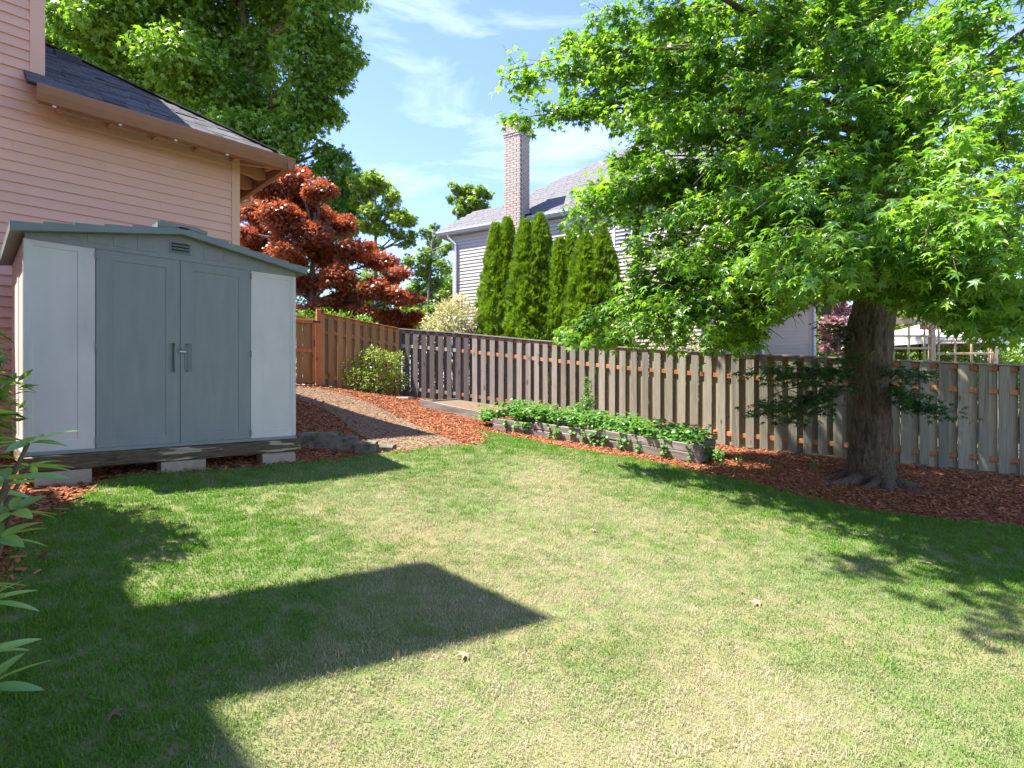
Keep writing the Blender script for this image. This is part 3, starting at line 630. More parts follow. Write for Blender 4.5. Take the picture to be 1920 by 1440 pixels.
# ---------------------------------------------------------------- neighbour's house
NZ = gz(-1.92, 18) - .1
def nz(rel): return rel + CH - NZ
nh = thing('neighbour_house', 'taupe lap-sided house with grey roof and tall brick chimney behind the fence', 'house', (-1.92, 18.0, NZ), R(-30))
NE = .106; NL = 8.3
nw = obj('wall', MB().box(.03, NL, .03, 5.6, 0, nz(4.93)), MT['taupe'], nh)
nb_ = MB().ext([(-NL / 2, .03, 0), (-NL / 2, -.022, 0), (-NL / 2, -.001, NE + .012), (-NL / 2, .03, NE + .012)], (NL, 0, 0)).mesh('siding_board'); nb_.materials.append(MT['taupe'])
for i in range(46): obj('siding_board', nb_, None, nw, (NL / 2 + .08, 0, nz(4.92) - (i + 1) * NE))
sb_ = MB().ext([(.03, 0, 0), (-.014, 0, 0), (-.001, 0, NE + .012), (.03, 0, NE + .012)], (0, 5, 0)).mesh('siding_board'); sb_.materials.append(MT['taupe'])
for i in range(46): obj('siding_board', sb_, None, nw, (.0, .05, nz(4.92) - (i + 1) * NE))
obj('corner_board', MB().box(-.02, .09, -.022, .02, 0, nz(4.93), .004), MT['taupe'], nh)
FO = .10
def nrz(y): return nz(5.12) + .8 * (y + FO)
eL, eR = -.55, 8.6
poly = [(eL, -FO), (eR, -FO), (eR, 4.3), (5.2, 4.3), (1.3, .9), (.1, .9)]
nr = obj('roof', MB().ext([(a, b, nrz(b)) for a, b in poly], (0, 0, -.04)), MT['shingle_n'], nh)
obj('roof_side', MB().ext([(eL, -FO, nrz(-FO)), (.1, .9, nrz(.9)), (.1, 3.0, nrz(.9)), (eL, 4.3, nrz(-FO))], (0, 0, -.04)), MT['shingle_n'], nh)
obj('roof_side', MB().ext([(1.3, .9, nrz(.9)), (5.2, 4.3, nrz(4.3)), (5.2, 5.2, nrz(4.3)), (1.3, 5.9, nrz(.9))], (0, 0, -.04)), MT['shingle_n'], nh)
obj('roof_side', MB().ext([(5.2, 4.3, nrz(4.3)), (eR, 4.3, nrz(4.3)), (eR, 5.9, nrz(4.3) - 1.2), (3, 5.9, nrz(4.3) - 1.2)], (0, 0, -.04)), MT['shingle_n'], nh)
obj('roof_side', MB().ext([(.1, .9, nrz(.9)), (1.3, .9, nrz(.9)), (1.3, 3.0, nrz(.9) - .3), (.1, 3.0, nrz(.9) - .3)], (0, 0, -.04)), MT['shingle_n'], nh)
sm = MB(); aN = math.atan(.8); hypN = math.hypot(1, .8); y = -FO - .02; row = 0
PX = np.array(poly)
while y < 4.25:
    x = eL + (row % 2) * .11
    while x < eR:
        w_ = rnd.uniform(.18, .26)
        if inside(PX, [(x + w_ / 2, max(y, -FO + .01) + .02)])[0] and x + w_ < eR + .05:
            M_ = Matrix.Translation((x + w_ / 2, y, nrz(y) + .002 + rnd.choice((0, .006))) ) @ Matrix.Rotation(aN, 4, 'X')
            sm.box(-w_ / 2 + .004, w_ / 2 - .004, 0, .15 * hypN * 1.2, 0, .012, 0, M_)
        x += w_
    y += .15; row += 1
o_ = obj('shingles', sm, MT['shingle_n'], nh); o_['kind'] = 'stuff'
for a, b in ((eL - .02, 2.20), (2.82, eR)):
    obj('gutter', MB().ext([(a, q_[0], q_[1]) for q_ in ((-FO + .02, nz(5.10)), (-FO - .10, nz(5.10)), (-FO - .10, nz(5.04)), (-FO - .06, nz(4.95)), (-FO + .02, nz(4.94)))], (b - a, 0, 0)), MT['gutter_n'], nh)
obj('soffit', MB().box(eL + .02, eR, -FO + .03, .04, nz(4.94), nz(4.965)), MT['taupe'], nh)
obj('fascia', MB().box(eL - .015, eL + .015, -FO, 4, nz(4.94), nz(5.10)), MT['gutter_n'], nh)
obj('soffit', MB().box(eL + .02, .04, .05, 4, nz(4.942), nz(4.965)), MT['taupe'], nh)
obj('downspout', MB().tube([(-.12, -FO - .04, nz(4.95)), (-.10, -FO - .02, nz(4.86)), (.14, -.06, nz(4.62)), (.15, -.055, nz(4.4)), (.15, -.055, 0)], .042, 8), MT['gutter_n'], nh)
# chimney: brick by brick on the two faces that show
cx0, cx1, cy0, cy1, cz1 = 2.229, 2.778, -.50, .10, nz(7.92)
chm = obj('chimney', MB().box(cx0 + .012, cx1 - .012, cy0 + .012, cy1 - .012, 0, cz1 - .02), MT['mortar'], nh)
bm_ = MB(); z = nz(3.2); row = 0; BH = .072
while z < cz1 - .02:
    o2 = .025 if cz1 - .42 < z else 0; o2 = .012 if (cz1 - .50 < z <= cz1 - .42) else o2
    for x0, x1, fy in ((cx0 - o2, cx1 + o2, 0), (cy0 - o2, cy1 + o2, 1)):
        x = x0 - (row % 2) * .11 + (fy * .11)
        while x < x1 - .02:
            a, b = max(x, x0), min(x + .21, x1)
            if b - a > .03:
                e_ = rnd.uniform(0, .004)
                if fy == 0: bm_.box(a, b - .010, cy0 - o2 - e_, cy0 + .05, z, z + BH - .011)
                else: bm_.box(cx1 - .05, cx1 + o2 + e_, a + .001, b - .010, z, z + BH - .011)
            x += .22
    z += BH; row += 1
o_ = obj('brickwork', bm_, MT['brick'], chm); o_['kind'] = 'stuff'
obj('chimney_cap', MB().box(cx0 - .05, cx1 + .05, cy0 - .05, cy1 + .05, cz1 - .03, cz1 + .04, .01), MT['mortar'], chm)
obj('chimney_flashing', MB().box(cx1, cx1 + .22, cy1 - .32, cy1 + .2, nrz(-.1), nrz(-.1) + .03), MT['dark'], chm)
# windows
def window(par, x0, x1, z0, z1, yf=-.03):
    f = obj('window', MB().box(x0, x1, yf, yf + .03, z0, z0 + .08, .004).box(x0, x1, yf, yf + .03, z1 - .08, z1, .004).box(x0, x0 + .08, yf, yf + .03, z0 + .081, z1 - .081, .004).box(x1 - .08, x1, yf, yf + .03, z0 + .081, z1 - .081, .004), MT['white'], par)
    obj('pane', MB().box(x0 + .081, x1 - .081, yf + .016, yf + .022, z0 + .081, z1 - .081), MT['glass'], f)
    obj('mullion', MB().box((x0 + x1) / 2 - .015, (x0 + x1) / 2 + .015, yf + .004, yf + .015, z0 + .081, z1 - .081), MT['white'], f)
window(nh, 5.45, 6.55, nz(3.75), nz(4.78))
# lower wing at the right
gy, gx0, gx1, gt_ = 5.9, 5.0, 10.2, nz(2.95)
gw = obj('wing_wall', MB().box(gx0, gx1 - .03, gy + .03, gy + 5, 0, gt_), MT['taupe'], nh)
gb_ = MB().ext([(-(gx1 - gx0) / 2, .03, 0), (-(gx1 - gx0) / 2, -.014, 0), (-(gx1 - gx0) / 2, -.001, .13), (-(gx1 - gx0) / 2, .03, .13)], (gx1 - gx0, 0, 0)).mesh('siding_board'); gb_.materials.append(MT['taupe'])
for i in range(30): obj('siding_board', gb_, None, gw, ((gx0 + gx1) / 2, gy, gt_ - (i + 1) * .12))
obj('corner_board', MB().box(gx1 - .09, gx1 + .02, gy - .03, gy + .03, 0, gt_, .004), MT['taupe'], nh)
obj('wing_side', MB().box(gx1 - .028, gx1 + .01, gy + .031, gy + 5, 0, gt_), MT['pink_trim'], nh)  # pink trim colour paints warm bounced light onto the taupe wing's side
obj('wing_roof', MB().ext([(gx0, gy - .4, gt_ + .02), (gx1 + .55, gy - .4, gt_ + .02), (gx1 + .55, gy + 2.6, gt_ + 1.9), (gx0, gy + 2.6, gt_ + 1.9)], (0, 0, .06)), MT['shingle_n'], nh)
obj('wing_roof', MB().ext([(gx0, gy + 2.6, gt_ + 1.9), (gx1 + .55, gy + 2.6, gt_ + 1.9), (gx1 + .55, gy + 5.6, gt_ + .02), (gx0, gy + 5.6, gt_ + .02)], (0, 0, .06)), MT['shingle_n'], nh)
obj('wing_soffit', MB().ext([(gx1 + .012, gy - .35, gt_ - .02), (gx1 + .52, gy - .35, gt_ - .02), (gx1 + .52, gy + 2.6, gt_ + 1.8), (gx1 + .012, gy + 2.6, gt_ + 1.8)], (0, 0, .02)), MT['rafter'], nh)  # warm rafter colour paints in the soffit's bounced glow
obj('gutter', MB().box(gx0, gx1 + .55, gy - .52, gy - .41, gt_ - .03, gt_ + .09, .02), MT['gutter_n'], nh)
obj('downspout', MB().tube([(gx1 + .35, gy - .45, gt_ - .02), (gx1 + .33, gy - .4, gt_ - .12), (gx1 + .04, gy - .06, gt_ - .35), (gx1 + .04, gy - .06, 0)], .04, 8), MT['gutter_n'], nh)
window(nh, 8.15, 8.75, nz(.4), nz(1.55), gy - .04)

# ---------------------------------------------------------------- fences and gate
def lerp_path(pts, s):
    for a, b in zip(pts[:-1], pts[1:]):
        a_, b_ = Vector(a), Vector(b); L_ = (b_ - a_).length
        if s <= L_: return a_.lerp(b_, s / L_), (b_ - a_).normalized()
        s -= L_
    return b_, (b_ - a_).normalized()
def total(pts): return sum((Vector(b) - Vector(a)).length for a, b in zip(pts[:-1], pts[1:]))
FH = 1.80
pk_me = MB().box(-.07, .07, -.009, .009, 0, 1, .003).mesh('picket'); pk_me.materials.append(MT['fence'])
ck_me = MB().box(-.07, .07, -.009, .009, 0, 1, .003).mesh('picket'); ck_me.materials.append(MT['cedar'])
def build_fence(root, pts, me, pmat, colf, railf, postf, capf, pitch=.253, panel_len=2.44, skip=-1, base_s=0.0, tot=None):
    o = root.location; T = total(pts)
    ns = max(1, round(T / panel_len)); PL = T / ns
    def W_(s, off):
        p, d = lerp_path(pts, min(max(s, 0), T)); nrm = Vector((d.y, -d.x)) if (Vector((d.y, -d.x)).y < 0) else Vector((-d.y, d.x)); q = p + nrm * off
        return Vector((q.x, q.y, gz(p.x, p.y))), math.atan2(d.y, d.x)
    n = round(T / pitch)
    for i in range(n + 1):
        for side in (0, 1):
            s = (i + .5 * side) * T / n
            if s > T + .01 or (side == 0 and i == skip): continue
            q, a = W_(s, .032 if side == 0 else -.032)
            g = rnd.uniform(.02, .05); ht = FH - .015 - g
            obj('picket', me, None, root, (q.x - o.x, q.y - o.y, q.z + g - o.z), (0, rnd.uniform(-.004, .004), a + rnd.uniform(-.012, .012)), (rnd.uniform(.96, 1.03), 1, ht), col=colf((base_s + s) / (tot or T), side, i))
    for k in range(ns + 1):
        q, a = W_(k * PL, 0 if k not in (0, ns) else 0)
        p_ = board('post', pmat, (.09, .045, FH + .0), root, (q.x - o.x, q.y - o.y, q.z + FH / 2 - o.z - .03), (0, 0, a), .006); p_.color = (*postf(k), 1)
    for k in range(ns):
        q0, a = W_(k * PL, 0); q1, _ = W_((k + 1) * PL, 0); mid_, _ = W_((k + .5) * PL, 0)
        d = q1 - q0; L_ = d.length; tilt = math.asin(d.z / L_); a = math.atan2(d.y, d.x); c = (q0 + q1) / 2
        for h, hh in ((.25, .085), (1.36, .085), (1.735, .085)):
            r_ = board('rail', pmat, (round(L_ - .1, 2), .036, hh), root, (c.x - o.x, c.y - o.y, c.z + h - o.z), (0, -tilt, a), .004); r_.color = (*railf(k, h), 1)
        r_ = board('cap', pmat, (round(L_ - .004, 2), .13, .028), root, (c.x - o.x, c.y - o.y, c.z + FH + .002 - o.z), (0, -tilt, a), .004); r_.color = (*capf(k), 1)
def mix(a, b, t): return tuple(x + (y - x) * t for x, y in zip(a, b))
fn = thing('board_fence', 'long weathered grey alternating-board fence with orange rails sloping across the yard', 'fence', (FENCE[0][0], FENCE[0][1], gz(*FENCE[0])))
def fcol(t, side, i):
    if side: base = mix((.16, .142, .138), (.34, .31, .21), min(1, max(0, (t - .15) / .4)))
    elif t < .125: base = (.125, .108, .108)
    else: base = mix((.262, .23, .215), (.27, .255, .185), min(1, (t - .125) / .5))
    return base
bs = 0.0; TF = total(FENCE)
for sg_, (a, b) in enumerate(zip(FENCE[:-1], FENCE[1:])):
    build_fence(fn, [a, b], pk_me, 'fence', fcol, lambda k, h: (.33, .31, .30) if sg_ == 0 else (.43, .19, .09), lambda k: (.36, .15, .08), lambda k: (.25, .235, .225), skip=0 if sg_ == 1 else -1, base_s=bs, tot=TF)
    bs += (Vector(b) - Vector(a)).length
cf = thing('cedar_fence', 'short run of fresh cedar board fence beside the gate, behind the bush', 'fence', (GATE_P[0], GATE_P[1], gz(*GATE_P)))
build_fence(cf, [(GATE_P[0] + .07, GATE_P[1] + .05), (FENCE[0][0] - .06, FENCE[0][1] - .02)], ck_me, 'cedar', lambda t, s, i: (.37, .22, .10) if s == 0 else (.30, .20, .11), lambda k, h: (.43, .19, .08), lambda k: (.45, .17, .07), lambda k: (.40, .19, .09), .215)
gp0 = Vector((GATE_P[0] - .02, GATE_P[1])); gd = Vector((-.86, -.51)); gzb = gz(*GATE_P)
gate = thing('garden_gate', 'cedar plank gate with arched top and dark latch beside the shed', 'gate', (gp0.x, gp0.y, gzb), math.atan2(gd.y, gd.x))
board('gate_post', 'cedar', (.11, .11, 1.92), gate, (-.03, 0, .93), (0, 0, 0), .006, col=(.46, .17, .065))
board('gate_post', 'cedar', (.11, .11, 1.92), gate, (1.14, 0, .93), (0, 0, 0), .006, col=(.46, .17, .065))
for i in range(7):
    x = .115 + i * .147; ht = 1.60 + .16 * (i / 6) ** 1.2 * 1.3
    obj('gate_plank', ck_me, None, gate, (x, -.02, .06), (0, 0, 0), (1.0, 1, ht), col=(.40, .23, .10))
for z_ in (.13, .88, 1.58): board('gate_rail', 'cedar', (1.0, .04, .09), gate, (.555, .012, z_), (0, 0, 0), .004, col=(.47, .19, .075))
board('gate_stile', 'cedar', (.085, .038, 1.53), gate, (.085, .036, .86), (0, 0, 0), .004, col=(.47, .18, .07))
board('gate_stile', 'cedar', (.085, .038, 1.53), gate, (1.03, .036, .86), (0, 0, 0), .004, col=(.47, .18, .07))
obj('latch', MB().box(-.06, .13, .056, .072, 1.56, 1.59, .004).box(.03, .07, .07, .10, 1.55, 1.60, .005), MT['dark'], gate)
obj('handle', MB().tube([(.085, .056, 1.12), (.085, .10, 1.12), (.085, .10, .98), (.085, .056, .98)], .010, 6), MT['dark'], gate)

# ---------------------------------------------------------------- raised beds
A0, A1 = Vector((-.35, 10.5)), Vector((2.98, 8.62))
bd = (A1 - A0).normalized(); bn_ = Vector((-bd.y, bd.x)); LB = (A1 - A0).length
bed = thing('raised_bed', 'long raised bed of grey timbers full of leafy strawberry plants', 'raised bed', (A0.x, A0.y, gz(*A0)), math.atan2(bd.y, bd.x))
def bl(s, off): q = A0 + bd * s + bn_ * off; return gz(q.x, q.y)
za0, za1 = bl(0, 0) - gz(*A0), bl(LB, 0) - gz(*A0)
slope = (za1 - za0) / LB; btilt = math.atan(slope * .8)
def bt(name, s0, s1, off0, off1, h0, hgt, seed, along=True):
    L_ = (s1 - s0); c = (s0 + s1) / 2
    o = obj(name, rough_box(L_ - .006, .13, hgt, 14, .006, seed), MT['timber_grey'], bed, (c, off0, za0 + slope * c + h0 + hgt / 2), (0, -math.atan(slope), 0)); return o
bt('timber', 0, 1.25, 0, 0, -.02, .15, 31); bt('timber', 1.25, 2.55, 0, 0, .0, .16, 32); bt('timber', 2.55, LB, 0, 0, .02, .155, 33)
bt('timber', .9, 2.1, 0.01, 0, .142, .13, 34); bt('timber', 2.1, LB, 0.005, 0, .178, .135, 35); bt('timber', 0, .9, .02, 0, .132, .10, 36)
for k, (h0, hg) in enumerate(((.02, .155), (.178, .135))):
    obj('timber', rough_box(1.15, .13, hg, 8, .006, 50 + k), MT['timber_grey'], bed, (LB - .07, .66, za1 + h0 + hg / 2), (0, 0, R(90)))
bt('timber', 0, LB, 1.25, 0, .02, .26, 60)
def bed_top(s, o_): return gz(*A0) + za0 + slope * s + .22
obj('soil', MB().add([(.05, .06, za0 + .17), (LB - .1, .06, za1 + .20), (LB - .1, 1.2, za1 + .24), (.05, 1.2, za0 + .2)], [(0, 1, 2, 3)]), MT['bedsoil'], bed)
c0 = [hit(788, 764), hit(906, 790), hit(985, 773), hit(862, 757)]
fb = thing('planter_frame', 'low empty planter of thin boards filled with dry soil by the fence', 'planter', tuple(c0[0]))
for k in range(4):
    a, b = c0[k], c0[(k + 1) % 4]; d = b - a; L_ = d.length
    hb = .24 if k in (0, 1) else .2
    board('plank', 'timber_grey', (round(L_, 2), .045, hb), fb, tuple((a + b) / 2 - c0[0] + Vector((0, 0, hb / 2 - .06))), (0, -math.asin(d.z / L_), math.atan2(d.y, d.x)), .005)
obj('soil', MB().add([tuple(p - c0[0] + Vector((0, 0, .11))) for p in c0], [(0, 1, 2, 3)]), MT['bedsoil'], fb)
q_ = hit(752, 748)
tag(obj('paving_slab', rough_box(.55, .3, .05, 6, .004, 71), MT['concrete'], None, (q_.x, q_.y, q_.z + .025), (0, 0, R(-20))), 'flat grey slab lying at the fence foot beside the bush', 'slab')

# ---------------------------------------------------------------- pergola trellis and parasol beyond the fence
PY = 11.6
def pz(py): return at(0, py, PY).z
pg = thing('garden_trellis', 'sandy wooden lattice trellis with two posts showing above the fence', 'trellis', (at(1750, 700, PY).x, PY, gz(at(1750, 700, PY).x, PY)))
def pbox(name, x0, x1, y0, y1, th, dy=0.0):
    a, b = at(x0, y0, PY), at(x1, y1, PY); o = pg.location
    return obj(name, MB().box(a.x - o.x, b.x - o.x, dy, dy + th, b.z - o.z, a.z - o.z, .004), MT['sandwood'], pg)
zg_ = 900
for x0, x1, yt in ((1746, 1755, 606), (1863, 1872, 650), (1664, 1672, 600)):
    a, b = at(x0, yt, PY), at(x1, yt, PY); o = pg.location
    obj('post', MB().box(a.x - o.x, b.x - o.x, 0, .09, gz(a.x, PY) - .1 - o.z, a.z - o.z, .005), MT['sandwood'], pg)
pbox('beam', 1640, 1746, 597, 608, .05, -.055); pbox('beam', 1733, 1792, 605, 617, .05, .095)
for x in (1676, 1705, 1734, 1761, 1792, 1823, 1855): pbox('lattice_upright', x, x + 3, 609 if x < 1760 else (618 if x < 1790 else 640), 700, .03, .02)
for x0, x1, y_ in ((1640, 1745, 628), (1640, 1745, 651), (1756, 1828, 637), (1756, 1862, 661)): pbox('lattice_slat', x0, x1, y_, y_ + 4, .025, -.01)
UY = 14.2; uc = at(1725, 612, UY)
um = thing('patio_umbrella', 'cream patio umbrella open behind the trellis', 'umbrella', (uc.x, UY, gz(uc.x, UY)))
ru, zt_, ze_ = 1.75, uc.z + .05 - um.location.z, at(0, 641, UY).z - um.location.z
cn = MB()
for k in range(8):
    a0, a1 = 2 * math.pi * k / 8 + .2, 2 * math.pi * (k + 1) / 8 + .2
    e0, e1 = Vector((math.cos(a0) * ru, math.sin(a0) * ru, ze_)), Vector((math.cos(a1) * ru, math.sin(a1) * ru, ze_)); ap = Vector((0, 0, zt_)); md_ = (e0 + e1) / 2 + Vector((0, 0, -.04))
    cn.ext([ap, e0, md_, e1], (0, 0, -.006))
    vl = MB().ext([e0, e1, e1 - Vector((0, 0, .16)), e0 - Vector((0, 0, .16))], ((e0 + e1) / 2 * -.003)); obj('valance', vl, MT['canvas'], um)
obj('canopy', cn, MT['canvas'], um)
obj('pole', MB().tube([(0, 0, 0), (0, 0, zt_)], .025, 8), MT['dark'], um)
for k in range(8):
    a0 = 2 * math.pi * k / 8 + .2; obj('rib', MB().tube([(0, 0, zt_ - .05), (math.cos(a0) * ru, math.sin(a0) * ru, ze_ - .01)], .01, 5), MT['dark'], um)

# ---------------------------------------------------------------- leaves
def star(detail=True):
    """five-pointed sweetgum leaf, 1 wide, stalk at the origin, tips curling down"""
    v = [(0, .18, 0)]; ang = (-118, -58, 0, 58, 118); ln = (.42, .56, .66, .56, .42); out = []
    for a, l in zip(ang, ln):
        a = R(a); c, s = math.sin(a), math.cos(a)
        def P(r, t, z): return (c * r + s * t, .18 + s * r - c * t, z)
        if detail: out += [P(.17, -.115, .008), P(l * .55, -.062, -.02), P(l, 0, -.10 * l / .6 - .05), P(l * .55, .062, -.02)]
        else: out += [P(.2, -.13, .008), P(l, 0, -.13)]
    last = R(118); out.append((math.sin(last) * .10, .18 - .14, .0)) if False else None
    v += out; n = len(out)
    f = [(0, i + 1, (i + 1) % n + 1) for i in range(n)]
    return np.array(v), np.array(f)
def oval(w=.42, bend=.12, fold=.06):
    v = [(0, 0, 0), (w * .42, .3, fold), (w * .5, .55, fold - bend * .3), (0, 1, -bend), (-w * .5, .55, fold - bend * .3), (-w * .42, .3, fold), (0, .45, 0)]
    f = [(6, 0, 1), (6, 1, 2), (6, 2, 3), (6, 3, 4), (6, 4, 5), (6, 5, 0)]
    return np.array(v), np.array(f)
def maple():
    v = [(0, .12, 0)]; out = []
    for a, l in zip((-110, -55, 0, 55, 110), (.36, .5, .6, .5, .36)):
        a = R(a); out += [(math.sin(a - .5) * .2, .12 + math.cos(a - .5) * .2, 0), (math.sin(a) * l, .12 + math.cos(a) * l, -.06)]
    v += out; n = len(out)
    return np.array(v), np.array([(0, i + 1, (i + 1) % n + 1) for i in range(n)])
def spray():
    """flat fan of scale foliage (arborvitae)"""
    v = []; f = []
    for a, l in ((-50, .55), (-22, .85), (5, 1.0), (30, .8), (55, .5)):
        a = R(a); d = np.array([math.sin(a), math.cos(a), 0]); s = np.array([math.cos(a), -math.sin(a), 0]) * .09; o = len(v)
        v += [d * .12 - s * .4, d * l * .6 - s + np.array([0, 0, .02]), d * l + np.array([0, 0, -.06]), d * l * .6 + s + np.array([0, 0, .02])]; f += [(o, o + 1, o + 3), (o + 1, o + 2, o + 3)]
    return np.array(v), np.array(f)
def quad():
    return np.array([(0, 0, 0), (.3, .45, .04), (0, 1, -.08), (-.3, .45, .04)]), np.array([(0, 1, 3), (1, 2, 3)])
T_STAR, T_STAR2, T_OVAL, T_MAPLE, T_SPRAY, T_QUAD = star(True), star(False), oval(), maple(), spray(), quad()
T_LONG = oval(.26, .22, .05)

def norm(a): return a / np.maximum(np.linalg.norm(a, axis=1, keepdims=True), 1e-9)
def leaves(name, tmpl, P, tip, up, scale, tint, m, parent=None, kind='stuff', loc=(0, 0, 0)):
    """one mesh of many leaves: place P, tip direction, face direction, size"""
    V, Fc = tmpl; N = len(P); P = np.asarray(P) - np.array(loc)
    y = norm(np.asarray(tip)); x = norm(np.cross(y, np.asarray(up))); z = np.cross(x, y)
    sc = np.asarray(scale)[:, None, None]
    co = P[:, None, :] + sc * (V[None, :, 0, None] * x[:, None] + V[None, :, 1, None] * y[:, None] + V[None, :, 2, None] * z[:, None])
    nv = len(V); fa = (Fc[None] + (np.arange(N) * nv)[:, None, None]).reshape(-1, 3)
    me = bpy.data.meshes.new(name); me.vertices.add(N * nv); me.vertices.foreach_set('co', co.astype(np.float32).ravel())
    me.loops.add(fa.size); me.loops.foreach_set('vertex_index', fa.astype(np.int32).ravel())
    me.polygons.add(len(fa)); me.polygons.foreach_set('loop_start', np.arange(0, fa.size, 3, dtype=np.int32)); me.polygons.foreach_set('loop_total', np.full(len(fa), 3, np.int32))
    me.update(calc_edges=True)
    a = me.attributes.new('tint', 'FLOAT', 'POINT'); a.data.foreach_set('value', np.repeat(np.clip(tint, 0, 1), nv).astype(np.float32))
    o = obj(name, me, m, parent)
    if kind: o['kind'] = kind
    return o
def rdir(n): return norm(rng.normal(size=(n, 3)))

def blob_leaves(blobs, per, flat=1.0, shell=.45):
    """leaf places, outward directions and light/dark clump values for a set of (centre, radius) clumps"""
    P, O, T = [], [], []
    for c, r in blobs:
        n = int(per * r * r); d = rdir(n); rad = r * (shell + (1 - shell) * rng.random(n) ** .6) * (1 + .22 * np.array([noise.noise(Vector(q) * 2.3 + Vector(c)) for q in d]))
        p = d * rad[:, None]; p[:, 2] *= flat
        P.append(p + np.array(c)); O.append(d); T.append(np.full(n, rng.normal(0, .10)))
    return np.concatenate(P), np.concatenate(O), np.concatenate(T)
DN = np.array([0, 0, -1.0]); UP = np.array([0, 0, 1.0])
def branch_path(a, b, sag=.12, n=7, wob=.05):
    a, b = Vector(a), Vector(b); L_ = (b - a).length
    o = Vector((rnd.uniform(-1, 1), rnd.uniform(-1, 1), rnd.uniform(-1, 1))) * wob * L_
    return [a.lerp(b, t) + Vector((0, 0, sag * L_)) * 4 * t * (1 - t) * (1 if sag > 0 else 1) + o * math.sin(t * math.pi) for t in (i / n for i in range(n + 1))]
def make_tree(name, label, base, top, r0, blobs, tmpl, m, size, per, flat=.85, droop=.5, tint0=.45, bark='bark2', group=None, trunk_pts=None, nbr=None, shell=.45, cat='tree'):
    base = Vector(base); t = thing(name, label, cat, tuple(base), 0, group)
    top = Vector(top)
    tp = trunk_pts or branch_path(base - Vector((0, 0, .1)), top, 0, 8, .04)
    n = len(tp)
    obj('trunk', MB().tube([p - base for p in tp], [r0 * (1.25 if i == 0 else 1) * (1 - .8 * i / (n - 1)) for i in range(n)], 9).mesh('trunk', True), MT[bark], t)
    br = MB()
    for c, r in blobs:
        c = Vector(c)
        k = min(range(n), key=lambda i: abs(tp[i].z - (c.z - .35 * (c - tp[i]).length)))
        k = min(k, n - 2)
        pth = branch_path(tp[k], c, .06, 5, .08)
        br.tube([p - base for p in pth], [max(.012, r0 * .34 * (1 - .85 * i / 5)) for i in range(6)], 6)
        for _ in range(3):
            e = c + Vector(rdir(1)[0]) * r * .8; br.tube([p - base for p in branch_path(pth[3], e, .03, 3, .1)], [.02, .014, .01, .005], 4)
    obj('branches', br.mesh('branches', True), MT[bark], t)
    sub_b = []
    for c, r in blobs:                        # each clump is broken into flattened sprays
        for _ in range(8):
            d = Vector(rdir(1)[0]); d.z *= flat; sub_b.append((tuple(Vector(c) + d * r * rnd.uniform(.2, 1.0)), r * rnd.uniform(.38, .68)))
    P, O, T = (np.concatenate(q) for q in zip(blob_leaves(sub_b, per * .5, flat * .8, shell * .6), blob_leaves(blobs, per * .62, flat, shell)))
    tip = O * (1 - droop) + DN * droop + rng.normal(0, .45, O.shape); upv = UP * .8 + O * .5 + rng.normal(0, .45, O.shape)
    leaves('crown', tmpl, P, tip, upv, size * (.7 + .6 * rng.random(len(P))), tint0 + T + rng.normal(0, .16, len(P)), m, t, loc=tuple(base))
    return t

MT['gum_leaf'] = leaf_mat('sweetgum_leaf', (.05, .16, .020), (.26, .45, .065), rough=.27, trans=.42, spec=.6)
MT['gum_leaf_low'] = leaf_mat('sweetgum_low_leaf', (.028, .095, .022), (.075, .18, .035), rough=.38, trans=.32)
MT['tree_leaf'] = leaf_mat('broadleaf_tree_leaf', (.06, .17, .022), (.25, .40, .06), rough=.32, trans=.38)
MT['red_leaf'] = leaf_mat('red_maple_leaf', (.11, .03, .024), (.47, .185, .075), rough=.36, trans=.38, tcol=(1.8, .95, .5))
MT['plum_leaf'] = leaf_mat('plum_leaf', (.20, .09, .10), (.46, .26, .25), rough=.4, trans=.35, tcol=(1.3, .9, .8))
MT['lime_leaf'] = leaf_mat('lime_maple_leaf', (.09, .19, .025), (.32, .42, .07), rough=.40, trans=.40)
MT['dark_leaf'] = leaf_mat('dark_conifer_leaf', (.018, .06, .025), (.05, .12, .03), rough=.5, trans=.2)
MT['arb_leaf'] = leaf_mat('arborvitae_spray', (.07, .17, .014), (.26, .39, .04), rough=.5, trans=.25)
MT['cream_leaf'] = leaf_mat('variegated_leaf', (.30, .33, .12), (.74, .68, .46), rough=.45, trans=.3, tcol=(1.2, 1.1, .7))
MT['bush_leaf'] = leaf_mat('bush_leaf', (.07, .15, .02), (.34, .42, .10), rough=.3, trans=.3, spec=.6)
MT['hedge_leaf'] = leaf_mat('hedge_leaf', (.08, .20, .02), (.22, .40, .05), rough=.38, trans=.35)
MT['rhodo_leaf'] = leaf_mat('rhododendron_leaf', (.12, .27, .07), (.30, .48, .14), rough=.34, trans=.30, spec=.5)
MT['shrub_leaf'] = leaf_mat('narrow_shrub_leaf', (.05, .15, .02), (.20, .34, .04), rough=.34, trans=.35)
MT['straw_leaf'] = leaf_mat('strawberry_leaf', (.055, .16, .03), (.16, .32, .07), rough=.36, trans=.32)

